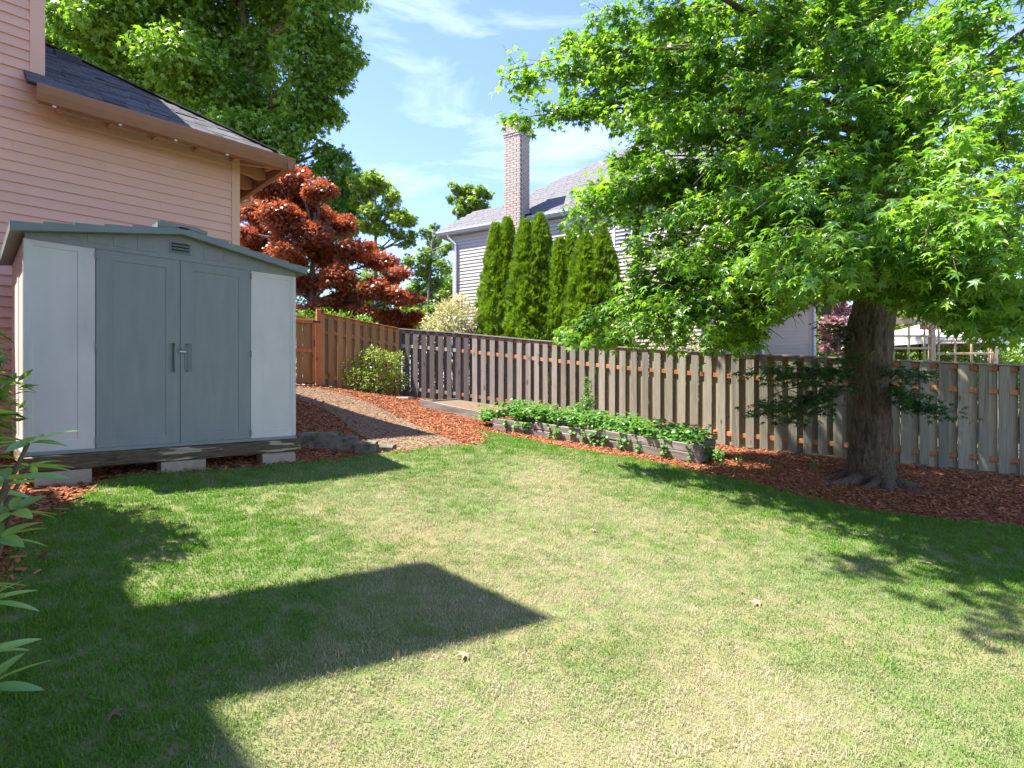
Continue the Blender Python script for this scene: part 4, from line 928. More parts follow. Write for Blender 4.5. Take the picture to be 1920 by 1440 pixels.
# ---------------------------------------------------------------- the sweetgum
TY = 8.25
tb = hit(1632, 903); TB = Vector((tb.x, tb.y, tb.z))
TY = TB.y
gum = thing('sweetgum_tree', 'large sweetgum tree with thick mossy trunk and star leaves at the right fence', 'tree', tuple(TB))
tp_px = [(1630, 930), (1632, 900), (1632, 850), (1634, 800), (1634, 740), (1630, 690), (1630, 640), (1640, 590), (1652, 540), (1660, 480), (1664, 420), (1662, 360), (1656, 280), (1650, 180), (1648, 60), (1650, -80), (1652, -260), (1652, -460)]
rad_px = [52, 41, 35, 33, 32, 37, 37, 36, 34, 34, 32, 30, 27, 24, 20, 16, 11, 5]
tpts = [at(x, y, TY) + Vector((0, .12 * max(0, (900 - y) / 900), 0)) for x, y in tp_px]; trad = [r / F * TY for r in rad_px]
def trunk_mesh(pts, rad, base, n=72):
    # resample, add bark ridges, buttress roots
    S = []; 
    for i in range(len(pts) - 1):
        k = 7
        for j in range(k): S.append((pts[i].lerp(pts[i + 1], j / k), rad[i] + (rad[i + 1] - rad[i]) * j / k))
    S.append((pts[-1], rad[-1])); mb = MB(); vs = []
    for q, (p, r) in enumerate(S):
        h = p.z - base.z
        for k in range(n):
            a = 2 * math.pi * k / n; d = Vector((math.cos(a), math.sin(a), 0))
            ridge = noise.noise((math.cos(a) * 5.5, math.sin(a) * 5.5, h * 1.1)) * .07 + noise.noise((math.cos(a) * 11, math.sin(a) * 11, h * 3.5)) * .09 + noise.noise((math.cos(a) * 19, math.sin(a) * 19, h * 4.5)) * .06
            flare = 0
            if h < .5:
                lob = max(0, math.cos(2.5 * a + .7)) ** 2 * .30 + max(0, math.cos(1.5 * a - 1.0)) ** 3 * .22
                flare = lob * (1 - max(h, -.05) / .5) ** 2.2
            vs.append(p + d * r * (1 + ridge + flare) - base)
    m_ = len(S)
    fs = [(i * n + k, i * n + (k + 1) % n, (i + 1) * n + (k + 1) % n, (i + 1) * n + k) for i in range(m_ - 1) for k in range(n)]
    return mb.add(vs, fs).mesh('trunk', True)
obj('trunk', trunk_mesh(tpts, trad, TB), MT['bark'], gum)
for k, (a, L_, r_) in enumerate(((200, 1.05, .10), (232, .8, .085), (262, .75, .10), (300, .9, .085), (335, .7, .07), (170, .8, .07))):
    d = Vector((math.cos(R(a)), math.sin(R(a)), 0)); pp = []
    for t in (0, .25, .5, .75, 1):
        q = TB + d * (.22 + L_ * t) + Vector((-d.y, d.x, 0)) * .10 * math.sin(t * 4 + k); pp.append(Vector((q.x, q.y, gz(q.x, q.y) + .10 * (1 - t) ** 1.5 - .03)) - TB)
    obj('root', MB().tube(pp, [r_ * 1.25, r_ * .95, r_ * .7, r_ * .5, r_ * .25], 10).mesh('root', True), MT['bark'], gum)

# crown: boughs reach from the trunk to the places where the foliage shows, more boughs fill the rest of the tree
bough = []                                   # (tip, leaf size, twigs)
VIS = [  # px, py, depth
    (955, 132, 9.2), (990, 150, 9.3), (965, 222, 9.0), (1000, 228, 9.1), (1035, 200, 9.2), (1060, 130, 9.0), (1095, 205, 8.8), (1150, 225, 8.6), (1090, 90, 9.0), (1120, 30, 8.8), (1150, 130, 8.6), (1110, 170, 9.3), (1060, 75, 9.3), (1130, 70, 9.5),
    (1180, 60, 8.0), (1240, 20, 7.6), (1240, 120, 7.4), (1200, 190, 7.8), (1190, 270, 7.6), (1260, 220, 7.0), (1150, 300, 8.2), (1110, 345, 8.0), (1075, 390, 7.9), (1090, 415, 7.7), (1160, 360, 7.6), (1200, 330, 7.2), (1250, 300, 7.0), (1145, 385, 8.2),
    (1230, 400, 6.8), (1200, 460, 7.0), (1190, 520, 7.0), (1250, 470, 6.5), (1300, 380, 6.3), (1340, 300, 6.2), (1330, 200, 6.6), (1320, 90, 7.0), (1400, 40, 6.4), (1420, 140, 6.0), (1420, 260, 5.8), (1400, 360, 5.6), (1330, 450, 6.0),
    (1170, 570, 7.2), (1100, 605, 7.4), (1065, 625, 7.4), (1130, 632, 7.2), (1200, 610, 6.8), (1260, 560, 6.3), (1250, 620, 6.7), (1320, 620, 6.4), (1330, 560, 5.9), (1300, 510, 6.0), (1375, 610, 6.2), (1390, 540, 5.6), (1340, 645, 7.0),
    (1420, 480, 5.1), (1480, 440, 4.8), (1460, 520, 5.0), (1520, 500, 4.6), (1560, 450, 4.4), (1600, 490, 4.3), (1640, 450, 4.5), (1560, 520, 4.8), (1500, 340, 5.0), (1560, 280, 5.2), (1500, 180, 5.6), (1540, 80, 5.8), (1620, 180, 5.4), (1630, 60, 5.6),
    (1600, 360, 5.0), (1700, 430, 4.4), (1760, 380, 4.2), (1720, 500, 4.5), (1780, 470, 4.2), (1840, 420, 4.0), (1720, 300, 4.8), (1800, 260, 4.5), (1880, 330, 4.0), (1740, 160, 5.2), (1820, 120, 4.8), (1900, 180, 4.4), (1720, 50, 5.6), (1850, 30, 5.0),
    (1700, 560, 5.2), (1760, 560, 4.6), (1800, 580, 4.6), (1860, 520, 4.2), (1900, 470, 4.0), (1860, 600, 4.8), (1910, 600, 4.6), (1900, 560, 4.3), (1790, 600, 5.6), (1840, 620, 5.8), (1700, 390, 6.0), (1450, 590, 5.8), (1490, 560, 5.4), (1410, 630, 6.6), (1630, 520, 5.5), (1665, 530, 5.4), (1600, 530, 6.2), (1640, 500, 6.6), (1690, 520, 6.4), (1560, 545, 6.0), (1730, 540, 6.0), (1620, 420, 6.4), (1670, 380, 6.2), (1530, 400, 6.0), (1240, 350, 7.4), (1290, 250, 7.4), (1280, 160, 7.6), (1360, 400, 6.6), (1220, 545, 7.2), (1290, 590, 7.0), (1180, 410, 7.6), (1600, 20, 6.5), (1680, 60, 6.5), (1560, 0, 6.8), (1720, -20, 6.4), (1640, -40, 6.6), (1480, 20, 6.6), (1780, 60, 6.0), (1640, 120, 6.6), (1590, 110, 6.6), (1680, 230, 6.2), (1640, 290, 6.4), (1700, 120, 6.4), (1440, 80, 6.8), (1360, 20, 7.2), (1880, 250, 5.0), (1800, 500, 5.4), (1850, 560, 5.4), (1760, 440, 5.6), (1900, 400, 5.0)]
for px, py, Y in VIS: bough.append((at(px, py, Y), .115, 33))
CR = [(1100, -3000), (1085, 0), (1060, 70), (960, 115), (960, 235), (1020, 235), (1095, 215), (1170, 250), (1120, 300), (1060, 385), (1070, 425), (1150, 400), (1200, 430), (1180, 520), (1150, 560), (1040, 610), (1070, 640), (1200, 630),
      (1300, 650), (1360, 640), (1420, 600), (1500, 560), (1640, 530), (1700, 570), (1800, 605), (1930, 635), (3500, 700), (3500, -3000)]
k = 0
while k < 90:
    h = rnd.uniform(2.6, 12.5); a = rnd.uniform(0, 6.283)
    rm = 6.0 * min(1, .55 + h / 7) * (1 if h < 6.5 else max(.25, 1 - (h - 6.5) / 8.0)); r = rm * rnd.uniform(.45, 1)
    p = TB + Vector((math.cos(a) * r, math.sin(a) * r, h))
    if p.y < .6: continue
    u_, v_ = pix(p)
    if not inside(CR, [(u_, v_)])[0] and v_ > -150: continue
    if 900 < u_ < 1960 and -20 < v_ < 660 and p.y < TB.y - 1.0: continue      # the near side is laid out above
    if p.y < 3.4 and v_ > -250: continue
    bough.append((p, .135, 20)); k += 1
for px, py in ((1180, 885), (1250, 905), (1320, 922), (1400, 955), (1480, 985), (1560, 985), (1650, 1000), (1750, 1010), (1600, 1060), (1650, 1078), (1710, 1110), (1770, 1135), (1830, 1175), (1870, 1195), (1890, 1060), (1440, 930), (1560, 940), (1700, 1000), (1800, 1000), (1350, 900)):
    bough.append((up(px, py, rnd.uniform(6.4, 7.6)), .14, 13))       # high boughs above the frame that shade the lawn
k = 0
while k < 16:  # boughs added around the trunk to shade the right end of the fence
    p = Vector((rnd.uniform(3.6, 7.2), rnd.uniform(8.6, 10.2), TB.z + rnd.uniform(3.0, 5.2))); u_, v_ = pix(p)
    if v_ < 520 and (p.xy - TB.xy).length > .8: bough.append((p, .12, 20)); k += 1
limb = MB(); LP, LT, LU, LS, LC = [], [], [], [], []
def trunk_at(z):
    for a, b in zip(tpts[:-1], tpts[1:]):
        if a.z <= z <= b.z: return a.lerp(b, (z - a.z) / (b.z - a.z))
    return tpts[-2]
for tipp, ls, nt_ in bough:
    hor = (Vector((tipp.x, tipp.y, 0)) - Vector((TB.x, TB.y, 0))).length
    st = trunk_at(max(TB.z + 2.95, min(tipp.z - .18 * hor + .35, tpts[-3].z)))
    n = 8; pth = branch_path(st, tipp, .07, n, .05); L_ = (tipp - st).length
    limb.tube([p - TB for p in pth], [max(.006, (.014 + .0065 * L_) * (1 - i / (n + .5))) for i in range(n + 1)], 6)
    ct = rng.normal(0, .09)
    for j in range(nt_):
        t = 1 - .52 * rng.random() ** 1.5
        i = min(n - 1, int(t * n)); p0 = pth[i].lerp(pth[i + 1], t * n - i)
        ax = (tipp - st).normalized()
        d = (ax * rnd.uniform(.1, .9) + Vector(rdir(1)[0]) * .9); d.z *= .55; d.z -= .12; d.normalize()
        tl = rnd.uniform(.22, .62) * (1.15 - .3 * t)
        e = p0 + d * tl + Vector((0, 0, -.10 * tl))
        if rnd.random() < .5: limb.tube([p0 - TB, (p0 + e) / 2 + Vector((0, 0, .03)) - TB, e - TB], [.006, .004, .002], 3, False)
        nl = int(10 + 8 * rng.random())
        s = (np.arange(nl) + rng.random(nl)) / nl
        q = np.array(p0)[None] * (1 - s[:, None]) + np.array(e)[None] * s[:, None] + rng.normal(0, .055, (nl, 3)); q[:, 2] -= .03
        o = rdir(nl); o[:, 2] *= .3; o += np.array(d)[None] * .8
        LP.append(q); LT.append(o * .8 + DN * (.45 + .3 * rng.random((nl, 1))) + rng.normal(0, .2, (nl, 3)))
        LU.append(UP * .95 + o * .45 + rng.normal(0, .28, (nl, 3))); LS.append(ls * (.5 + .85 * rng.random(nl))); LC.append(np.where(rng.random(nl) < .07, .95, .40 + ct + rng.normal(0, .22, nl)))
obj('boughs', limb.mesh('boughs', True), MT['twig'], gum)
LP, LT, LU, LS, LC = (np.concatenate(q) for q in (LP, LT, LU, LS, LC))
uv = np.column_stack([CX + LP[:, 0] / LP[:, 1] * F, CY - (LP[:, 2] - CH) / LP[:, 1] * F]) + rng.normal(0, 9, (len(LP), 2))
CRL = [(1080, -6000), (1070, 0), (1045, 62), (960, 92), (925, 130), (930, 240), (1010, 250), (1060, 225), (1150, 250), (1165, 262), (1110, 300), (1050, 365), (1050, 430), (1090, 445), (1140, 410), (1190, 425), (1165, 480), (1160, 520), (1140, 560), (1030, 598), (1040, 635), (1085, 655), (1150, 655),
       (1200, 640), (1290, 662), (1360, 660), (1425, 655), (1440, 600), (1480, 575), (1530, 560), (1590, 550), (1640, 545), (1680, 575), (1705, 590), (1760, 596), (1800, 622), (1870, 640), (1935, 655), (6000, 700), (6000, -6000)]
keep = inside(CRL, uv) | (uv[:, 1] < -40); LP, LT, LU, LS, LC = (q[keep] for q in (LP, LT, LU, LS, LC))
near = (LP[:, 1] < 7.0) & (LP[:, 0] / LP[:, 1] < 1.05)
leaves('crown', T_STAR, LP[near], LT[near], LU[near], LS[near], LC[near], MT['gum_leaf'], gum, loc=tuple(TB))
leaves('crown', T_STAR2, LP[~near], LT[~near], LU[~near], LS[~near], LC[~near], MT['gum_leaf'], gum, loc=tuple(TB))
print('GUM leaves', len(LP), near.sum())
# leafy shoots low on the trunk
low = MB(); P_, T_, U_ = [], [], []
for x0, y0, pts_ in ((1600, 700, ((1400, 700, 7.7), (1430, 690, 7.6), (1480, 710, 7.5), (1540, 690, 7.7), (1500, 690, 7.9), (1560, 700, 7.6), (1450, 712, 7.8), (1580, 660, 7.8))), (1600, 730, ((1405, 772, 7.5), (1440, 768, 7.4), (1480, 762, 7.5), (1470, 790, 7.5), (1520, 748, 7.6), (1545, 730, 7.6), (1420, 755, 7.6), (1500, 775, 7.6))),
                      (1665, 720, ((1690, 690, 7.9), (1720, 700, 7.9), (1700, 740, 7.7), (1740, 770, 7.6), (1765, 780, 7.6), (1720, 760, 7.7))), (1600, 640, ((1560, 610, 8.6), (1585, 600, 8.6), (1575, 640, 8.5)))):
    for tx, ty, Y in pts_:
        a, b = at(x0, y0, TY - .2), at(tx, ty, Y); pth = branch_path(a, b, .03, 5, .06); low.tube([p - TB for p in pth], [.018, .015, .012, .009, .006, .003], 5)
        for _ in range(9):
            t = 1 - .5 * rng.random() ** 1.3; c = np.array(a.lerp(b, t)) + rng.normal(0, .06, 3) * np.array([1.5, 1.5, .6]); nl = 9
            q = c[None] + rng.normal(0, .085, (nl, 3)) * np.array([1.4, 1.4, .45]); o = rdir(nl); o[:, 2] *= .2
            P_.append(q); T_.append(o + DN * .4); U_.append(UP + rng.normal(0, .2, (nl, 3)))
obj('low_shoots', low.mesh('low_shoots', True), MT['twig'], gum)
P_, T_, U_ = (np.concatenate(q) for q in (P_, T_, U_))
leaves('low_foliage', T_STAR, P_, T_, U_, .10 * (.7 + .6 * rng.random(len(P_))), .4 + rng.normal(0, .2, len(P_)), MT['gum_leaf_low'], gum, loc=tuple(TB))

# ---------------------------------------------------------------- trees behind
def blobs_px(lst, Y, dY=1.0):
    return [(tuple(at(x, y, Y + rnd.uniform(-dY, dY))), r / F * Y) for x, y, r in lst]
def gbase(px, Y): q = at(px, 0, Y); return (q.x, q.y, gz(q.x, q.y))
big = [(150, 20, 70), (235, 45, 70), (330, 20, 75), (425, 30, 75), (525, 25, 70), (600, 35, 55), (645, 105, 38), (575, 105, 60), (460, 115, 75), (350, 120, 75), (255, 125, 70), (185, 110, 60), (390, 195, 65), (485, 190, 70), (580, 185, 50), (625, 150, 38), (560, 240, 45), (490, 255, 50), (600, 215, 35),
       (430, 255, 50), (120, 90, 60), (300, 190, 60), (340, 250, 50), (560, -60, 80), (440, -80, 90), (320, -90, 90), (200, -70, 80), (90, -30, 70), (380, -190, 90), (500, -170, 80), (260, -180, 80), (640, -20, 40), (605, 285, 25), (530, 290, 35), (40, 60, 70), (450, 320, 50), (400, 330, 50)]
make_tree('sweetgum_tree', 'tall glossy green tree rising behind the pink house', gbase(440, 24), at(430, -150, 24), .42, blobs_px(big, 24, 1.6), T_STAR2, MT['tree_leaf'], .25, 560, .9, .45, .5, shell=.3, bark='bark')
red = [(500, 350, 36), (555, 335, 36), (600, 355, 30), (475, 400, 38), (530, 410, 42), (590, 405, 40), (640, 425, 30), (480, 460, 40), (545, 470, 44), (610, 470, 40), (665, 470, 36), (710, 490, 34), (740, 515, 24), (640, 520, 36), (700, 540, 34), (745, 555, 24), (570, 530, 36), (600, 580, 34), (680, 590, 34), (735, 595, 26), (510, 520, 34), (540, 585, 34), (760, 610, 20), (470, 560, 30), (650, 560, 34), (770, 560, 20), (775, 595, 22), (520, 380, 34), (565, 380, 30), (620, 500, 34), (590, 440, 36), (455, 440, 30), (455, 500, 30), (500, 440, 34)]
make_tree('japanese_maple', 'red leaved japanese maple spreading behind the shed and gate', gbase(605, 16.5), at(590, 400, 16.5), .16, blobs_px(red, 16.5, .9), T_MAPLE, MT['red_leaf'], .125, 4200, .62, .3, .5, shell=.15)
lime = [(700, 335, 20), (690, 360, 22), (720, 350, 18), (735, 372, 20), (755, 408, 22), (770, 415, 12), (735, 400, 16), (700, 395, 24), (675, 380, 20), (715, 430, 20), (690, 425, 20), (745, 440, 16), (765, 455, 14), (670, 345, 18), (775, 440, 10), (660, 420, 22), (700, 470, 20)]
make_tree('lime_maple_tree', 'open lime green maple with bare stems between the red maple and the sky', gbase(722, 22), at(705, 380, 22), .16, blobs_px(lime, 22, .7), T_MAPLE, MT['lime_leaf'], .21, 1150, .7, .4, .5, shell=.3)
teal = [(640, 300, 26), (655, 330, 26), (630, 345, 26), (610, 310, 24), (650, 370, 30), (625, 390, 30), (670, 400, 22), (640, 430, 30), (600, 360, 24), (585, 320, 20)]
make_tree('dark_oak_tree', 'dark blue-green tree peeking out above the red maple', gbase(640, 24), at(640, 320, 24), .2, blobs_px(teal, 24, .7), T_MAPLE, MT['tree_leaf'], .22, 1000, .85, .4, .25)
side = [(800, 440, 14), (815, 455, 16), (830, 470, 12), (800, 480, 20), (830, 500, 18), (790, 510, 22), (820, 530, 22), (795, 550, 24), (838, 550, 20), (770, 540, 20), (820, 580, 24), (785, 590, 24), (840, 590, 20), (760, 580, 24), (765, 490, 16), (840, 460, 10), (815, 425, 9)]
make_tree('birch_tree', 'bright green leaning tree between the red maple and the taupe house', gbase(800, 21), at(812, 430, 21), .12, blobs_px(side, 21, .8), T_MAPLE, MT['lime_leaf'], .18, 1250, .8, .4, .35, shell=.3)
roofb = [(862, 362, 14), (880, 358, 16), (900, 360, 14), (915, 366, 10), (852, 350, 10), (870, 380, 14), (890, 380, 16), (860, 395, 12), (880, 400, 14), (848, 375, 9), (905, 385, 14), (870, 420, 16), (890, 430, 16)]
make_tree('round_leaf_tree', 'small leafy tree top showing above the left end of the grey roof', gbase(868, 28), at(875, 370, 28), .14, blobs_px(roofb, 28, .6), T_MAPLE, MT['lime_leaf'], .24, 1000, .85, .4, .25, shell=.3)
rmap = [(1575, 580, 26), (1560, 610, 24), (1590, 620, 26), (1565, 645, 26), (1600, 655, 24), (1555, 560, 20), (1610, 590, 24), (1630, 630, 26), (1585, 540, 22)]
make_tree('plum_tree', 'pinkish purple leaved tree beyond the taupe wing, left of the big trunk', gbase(1580, 24), at(1580, 580, 24), .14, blobs_px(rmap, 24, .7), T_MAPLE, MT['plum_leaf'], .2, 900, .85, .3, .55)
def far_tree(px, Y, ph, w, tint, m, lab, nm='garden_tree'):
    b = gbase(px, Y); H = at(px, ph, Y).z - b[2]; bl_ = []
    for i in range(14):
        t = rnd.uniform(.18, .95); a = rnd.uniform(0, 6.283); rr = w * math.sin(math.pi * min(.95, t * .85 + .12)) * rnd.uniform(.3, .9)
        bl_.append(((b[0] + math.cos(a) * rr, b[1] + math.sin(a) * rr, b[2] + H * t), w * rnd.uniform(.28, .45)))
    make_tree(nm, lab, b, (b[0], b[1], b[2] + H * .8), .13, bl_, T_MAPLE, MT[m], .2, 420, .9, .4, tint, shell=.3)
far_tree(1700, 24, 585, 2.6, .45, 'lime_leaf', 'pale green tree behind the parasol, nearest the trunk')
far_tree(1800, 22, 600, 2.2, .3, 'tree_leaf', 'mid green tree behind the right end of the trellis')
far_tree(1900, 24, 560, 2.8, .5, 'tree_leaf', 'green tree at the right edge beyond the fence')
far_tree(1480, 34, 470, 4.5, .3, 'tree_leaf', 'tall tree far behind the taupe wing')
far_tree(540, 30, 470, 4.5, .4, 'lime_leaf', 'yellow green tree glimpsed through the red maple')
far_tree(690, 34, 500, 4.0, .3, 'lime_leaf', 'green tree low behind the right half of the red maple')
far_tree(840, 36, 520, 4.0, .2, 'tree_leaf', 'distant tree left of the taupe house corner')
far_tree(2150, 22, 480, 3.6, .4, 'tree_leaf', 'leafy tree beyond the fence past the right edge')

# ---------------------------------------------------------------- shrubs
def shrub(name, lab, base, blobs, tmpl, m, size, per, tint0=.5, sp=.16, flat=.9, droop=.1, grp=None, shell=.35, cat='shrub', bark='twig'):
    t = thing(name, lab, cat, tuple(base), 0, grp); b = Vector(base); st = MB()
    for c, r in blobs:
        for _ in range(3):
            e = Vector(c) + Vector(rdir(1)[0]) * r * .7; st.tube([p - b for p in branch_path(b + Vector((rnd.uniform(-.05, .05), rnd.uniform(-.05, .05), 0)), e, .02, 3, .08)], [.014, .010, .007, .003], 5)
    obj('stems', st.mesh('stems', True), MT[bark], t)
    P, O, T = blob_leaves(blobs, per, flat, shell)
    ok = P[:, 2] > gz_np(P[:, :2]) + .02; P, O, T = P[ok], O[ok], T[ok]
    leaves('foliage', tmpl, P, O * (1 - droop) + UP * .25 + DN * droop + rng.normal(0, .45, O.shape), UP * .6 + O * .7 + rng.normal(0, .4, O.shape), size * (.65 + .7 * rng.random(len(P))), tint0 + T + rng.normal(0, sp, len(P)), MT[m], t, loc=tuple(base))
    return t
def px_shrub(lst, Y, dY): return blobs_px(lst, Y, dY)
b_ = hit(700, 739); BY = b_.y
shrub('garden_bush', 'rounded bush with glossy yellow-green leaves in front of the cedar fence', (b_.x, b_.y, b_.z), px_shrub([(655, 690, 24), (690, 680, 26), (730, 685, 26), (670, 715, 26), (710, 715, 28), (742, 712, 22), (645, 705, 16), (700, 662, 14), (745, 672, 14), (690, 735, 18), (722, 668, 12), (655, 672, 10)], BY + .1, .25), T_OVAL, 'bush_leaf', .062, 5200, .5, .26)
arb = ((940, 412, 636, 44, 'leftmost arborvitae of the row behind the fence'), (998, 405, 640, 54, 'tallest twin-topped arborvitae, second from the left behind the fence'), (1060, 440, 640, 42, 'narrow arborvitae between the two broad ones'), (1112, 430, 645, 64, 'rightmost broad arborvitae, partly hidden by the sweetgum'))
for cxp, yt, yb, hw, lab in arb:
    Y = 15.0 - (cxp - 940) / 150 * .85; g = gbase(cxp, Y); b = Vector(g); ht = at(cxp, yt, Y).z - b.z; w = hw / F * Y
    t = thing('arborvitae', lab, 'conifer', g, 0, 'arborvitae behind the fence')
    obj('stem', MB().tube([(0, 0, -.05), (0, 0, ht * .9)], [.09, .02], 7), MT['bark2'], t)
    tops = [(-.24 * w, ht * .97, .74), (.26 * w, ht, .74)] if hw > 30 else [(0, ht, 1.0)]
    n = int(5600 * ht * w); P, O = [], []
    for xo, hh, wf in tops:
        k = n // len(tops); t_ = rng.random(k) ** .8; a = rng.uniform(0, 6.283, k)
        a = a + .0
        pr = np.minimum(1, (1 - t_) * 1.35) ** .72
        rr = w * wf * 1.48 * pr * (1 + .26 * np.array([noise.noise((math.cos(q) * 3.0 + xo * 3 + cxp, math.sin(q) * 3.0, z_ * 15)) + .5 * noise.noise((math.cos(q) * 7 + cxp, math.sin(q) * 7, z_ * 34)) for q, z_ in zip(a, t_)])) * (.78 + .22 * rng.random(k) ** .5)
        P.append(np.column_stack([xo * (.5 + .5 * t_ ** 2) + np.cos(a) * rr, np.sin(a) * rr, t_ * hh])); O.append(np.column_stack([np.cos(a), np.sin(a), np.full(k, .9)]))
    P, O = np.concatenate(P), np.concatenate(O)
    leaves('foliage', T_SPRAY, P, O + rng.normal(0, .35, O.shape), np.column_stack([-O[:, 1], O[:, 0], np.zeros(len(O))]) + rng.normal(0, .6, O.shape), .13 * (.7 + .6 * rng.random(len(P))), .45 + rng.normal(0, .2, len(P)), MT['arb_leaf'], t)
g = gbase(850, 14.9)
shrub('variegated_shrub', 'large cream-white variegated shrub behind the fence by the taupe house corner', g, px_shrub([(815, 612, 26), (845, 595, 30), (880, 600, 26), (860, 572, 22), (835, 578, 18), (895, 618, 20), (850, 630, 34), (810, 640, 26), (885, 645, 30), (862, 558, 10)], 14.9, .3), T_OVAL, 'cream_leaf', .085, 3600, .55, .22)
g = gbase(1290, 12.8)
shrub('variegated_shrub', 'pale green variegated shrub behind the fence under the sweetgum boughs', g, px_shrub([(1240, 655, 26), (1285, 650, 28), (1330, 660, 26), (1260, 690, 30), (1310, 690, 30)], 12.8, .3), T_OVAL, 'cream_leaf', .075, 3600, .25, .2)
g = gbase(640, 15.4)
shrub('clipped_hedge', 'bright green clipped hedge top showing over the cedar fence', g, px_shrub([(575, 600, 22), (610, 598, 24), (645, 604, 24), (680, 610, 22), (700, 615, 14), (590, 630, 26), (640, 635, 28), (690, 640, 24), (560, 600, 18)], 15.0, .2), T_OVAL, 'hedge_leaf', .07, 4200, .5, .2)
for px, py, Y, lab, tn in ((1700, 668, 15.5, 'green shrub below the parasol behind the trellis', .5), (1780, 672, 13.5, 'leafy shrub behind the lattice uprights', .4), (1840, 676, 13.0, 'bright shrub at the right lattice post', .7), (1905, 672, 13.5, 'shrub at the right edge above the fence', .3)):
    g = gbase(px, Y); shrub('garden_shrub', lab, g, px_shrub([(px - 25, py, 24), (px + 5, py - 8, 26), (px + 30, py + 4, 24), (px, py + 30, 36)], Y, .3), T_OVAL, 'lime_leaf', .08, 2600, tn, .25, grp='shrubs beyond the right fence')
# tall narrow-leaved shrub at the left edge
SX, SY = -3.98, 3.76; sg = gz(SX, SY)
shrub('narrow_leaved_shrub', 'upright narrow-leaved shrub at the left edge beside the shed', (SX, SY, sg), [((SX + dx, SY + dy, sg + h), r) for dx, dy, h, r in ((-.05, 0, .35, .40), (-.02, .05, .7, .42), (-.05, -.05, 1.05, .40), (.05, .02, 1.3, .30), (-.25, .1, 1.2, .4), (0, .1, .9, .40), (-.35, -.1, .8, .45), (0, -.1, 1.42, .22))], T_LONG, 'shrub_leaf', .125, 2300, .45, .22, droop=.2)
# rhododendron close to the camera: each big leaf is a part
LX, LY = -4.30, 3.40; lg = gz(LX, LY)
make_tree('shadow_laurel', 'small round-headed laurel added out of view past the left edge to shade the lawn', (LX, LY, lg), (LX, LY, lg + 2.6), .05, [((LX + a, LY + b, lg + h), r) for a, b, h, r in ((0, 0, 2.85, .46), (.22, .15, 2.6, .38), (-.2, -.15, 2.5, .38), (.05, .35, 2.45, .40), (.15, -.3, 2.6, .36), (0, .05, 2.15, .40))], T_OVAL, MT['shrub_leaf'], .09, 3200, .95, .3, .4)  # unseen tree added to cast the rounded shadow at the lawn's left
rx, ry = -1.98, 1.78; rg = gz(rx, ry)
rh = thing('rhododendron', 'rhododendron with long leathery leaves poking in at the left edge', 'shrub', (rx, ry, rg))
lm = bpy.data.meshes.new('leaf'); bm = bmesh.new(); rows = 8; grid = []
for i in range(rows + 1):
    t = i / rows; wv = .135 * math.sin(math.pi * min(1, .06 + t ** .85 * .94)) ** .75 * (1 if t < .97 else .4); row = []
    for j in (-1, -.5, 0, .5, 1): row.append(bm.verts.new((j * wv, t, abs(j) * wv * .28 - .16 * t * t)))
    grid.append(row)
for i in range(rows):
    for j in range(4): bm.faces.new((grid[i][j], grid[i][j + 1], grid[i + 1][j + 1], grid[i + 1][j]))
bm.to_mesh(lm); bm.free(); lm.polygons.foreach_set('use_smooth', [True] * len(lm.polygons))
a_ = lm.attributes.new('tint', 'FLOAT', 'POINT'); a_.data.foreach_set('value', [.5] * len(lm.vertices))
lms = []
for tv in (.2, .5, .85, 1.0):
    c = lm.copy(); c.attributes['tint'].data.foreach_set('value', [tv] * len(c.vertices)); c.materials.append(MT['rhodo_leaf']); lms.append(c)
rst = MB()
whorls = [(x + .035, y, z) for x, y, z in [(-1.62, 1.80, at(0, 830, 1.8).z), (-1.56, 1.66, at(0, 900, 1.66).z), (-1.60, 1.72, at(0, 960, 1.72).z), (-1.55, 1.62, at(0, 1010, 1.62).z), (-1.57, 1.60, at(0, 1130, 1.6).z), (-1.56, 1.58, at(0, 1230, 1.58).z), (-1.53, 1.55, at(0, 1290, 1.55).z), (-1.75, 1.95, at(0, 880, 1.9).z), (-1.85, 1.7, at(0, 1000, 1.7).z), (-1.9, 1.9, at(0, 1120, 1.8).z), (-2.1, 1.8, at(0, 900, 1.8).z), (-2.2, 1.6, at(0, 1050, 1.7).z), (-2.0, 1.5, at(0, 850, 1.6).z), (-1.72, 1.66, at(0, 780, 1.7).z), (-1.72, 1.75, at(0, 920, 1.75).z)]]
for wi, (x, y, z) in enumerate(whorls):
    c = Vector((x, y, z)); rst.tube([p - rh.location for p in branch_path(Vector((rx, ry, rg)), c, .03, 4, .05)], [.016, .013, .011, .008, .006], 6)
    nl = 9
    for i in range(nl):
        a = 2 * math.pi * (i + rnd.random() * .5) / nl; el = rnd.uniform(-.25, .45); d = Vector((math.cos(a) * math.cos(el), math.sin(a) * math.cos(el), math.sin(el)))
        q = d.to_track_quat('Y', 'Z'); L_ = rnd.uniform(.10, .155)
        o = obj('leaf', lms[rnd.randrange(4)], None, rh, tuple(c + d * .012 - rh.location), (0, 0, 0), (L_, L_, L_)); o.rotation_euler = (q.to_matrix() @ Matrix.Rotation(rnd.uniform(-.5, .5), 3, 'Y')).to_euler()
obj('stems', rst.mesh('stems', True), MT['twig'], rh)

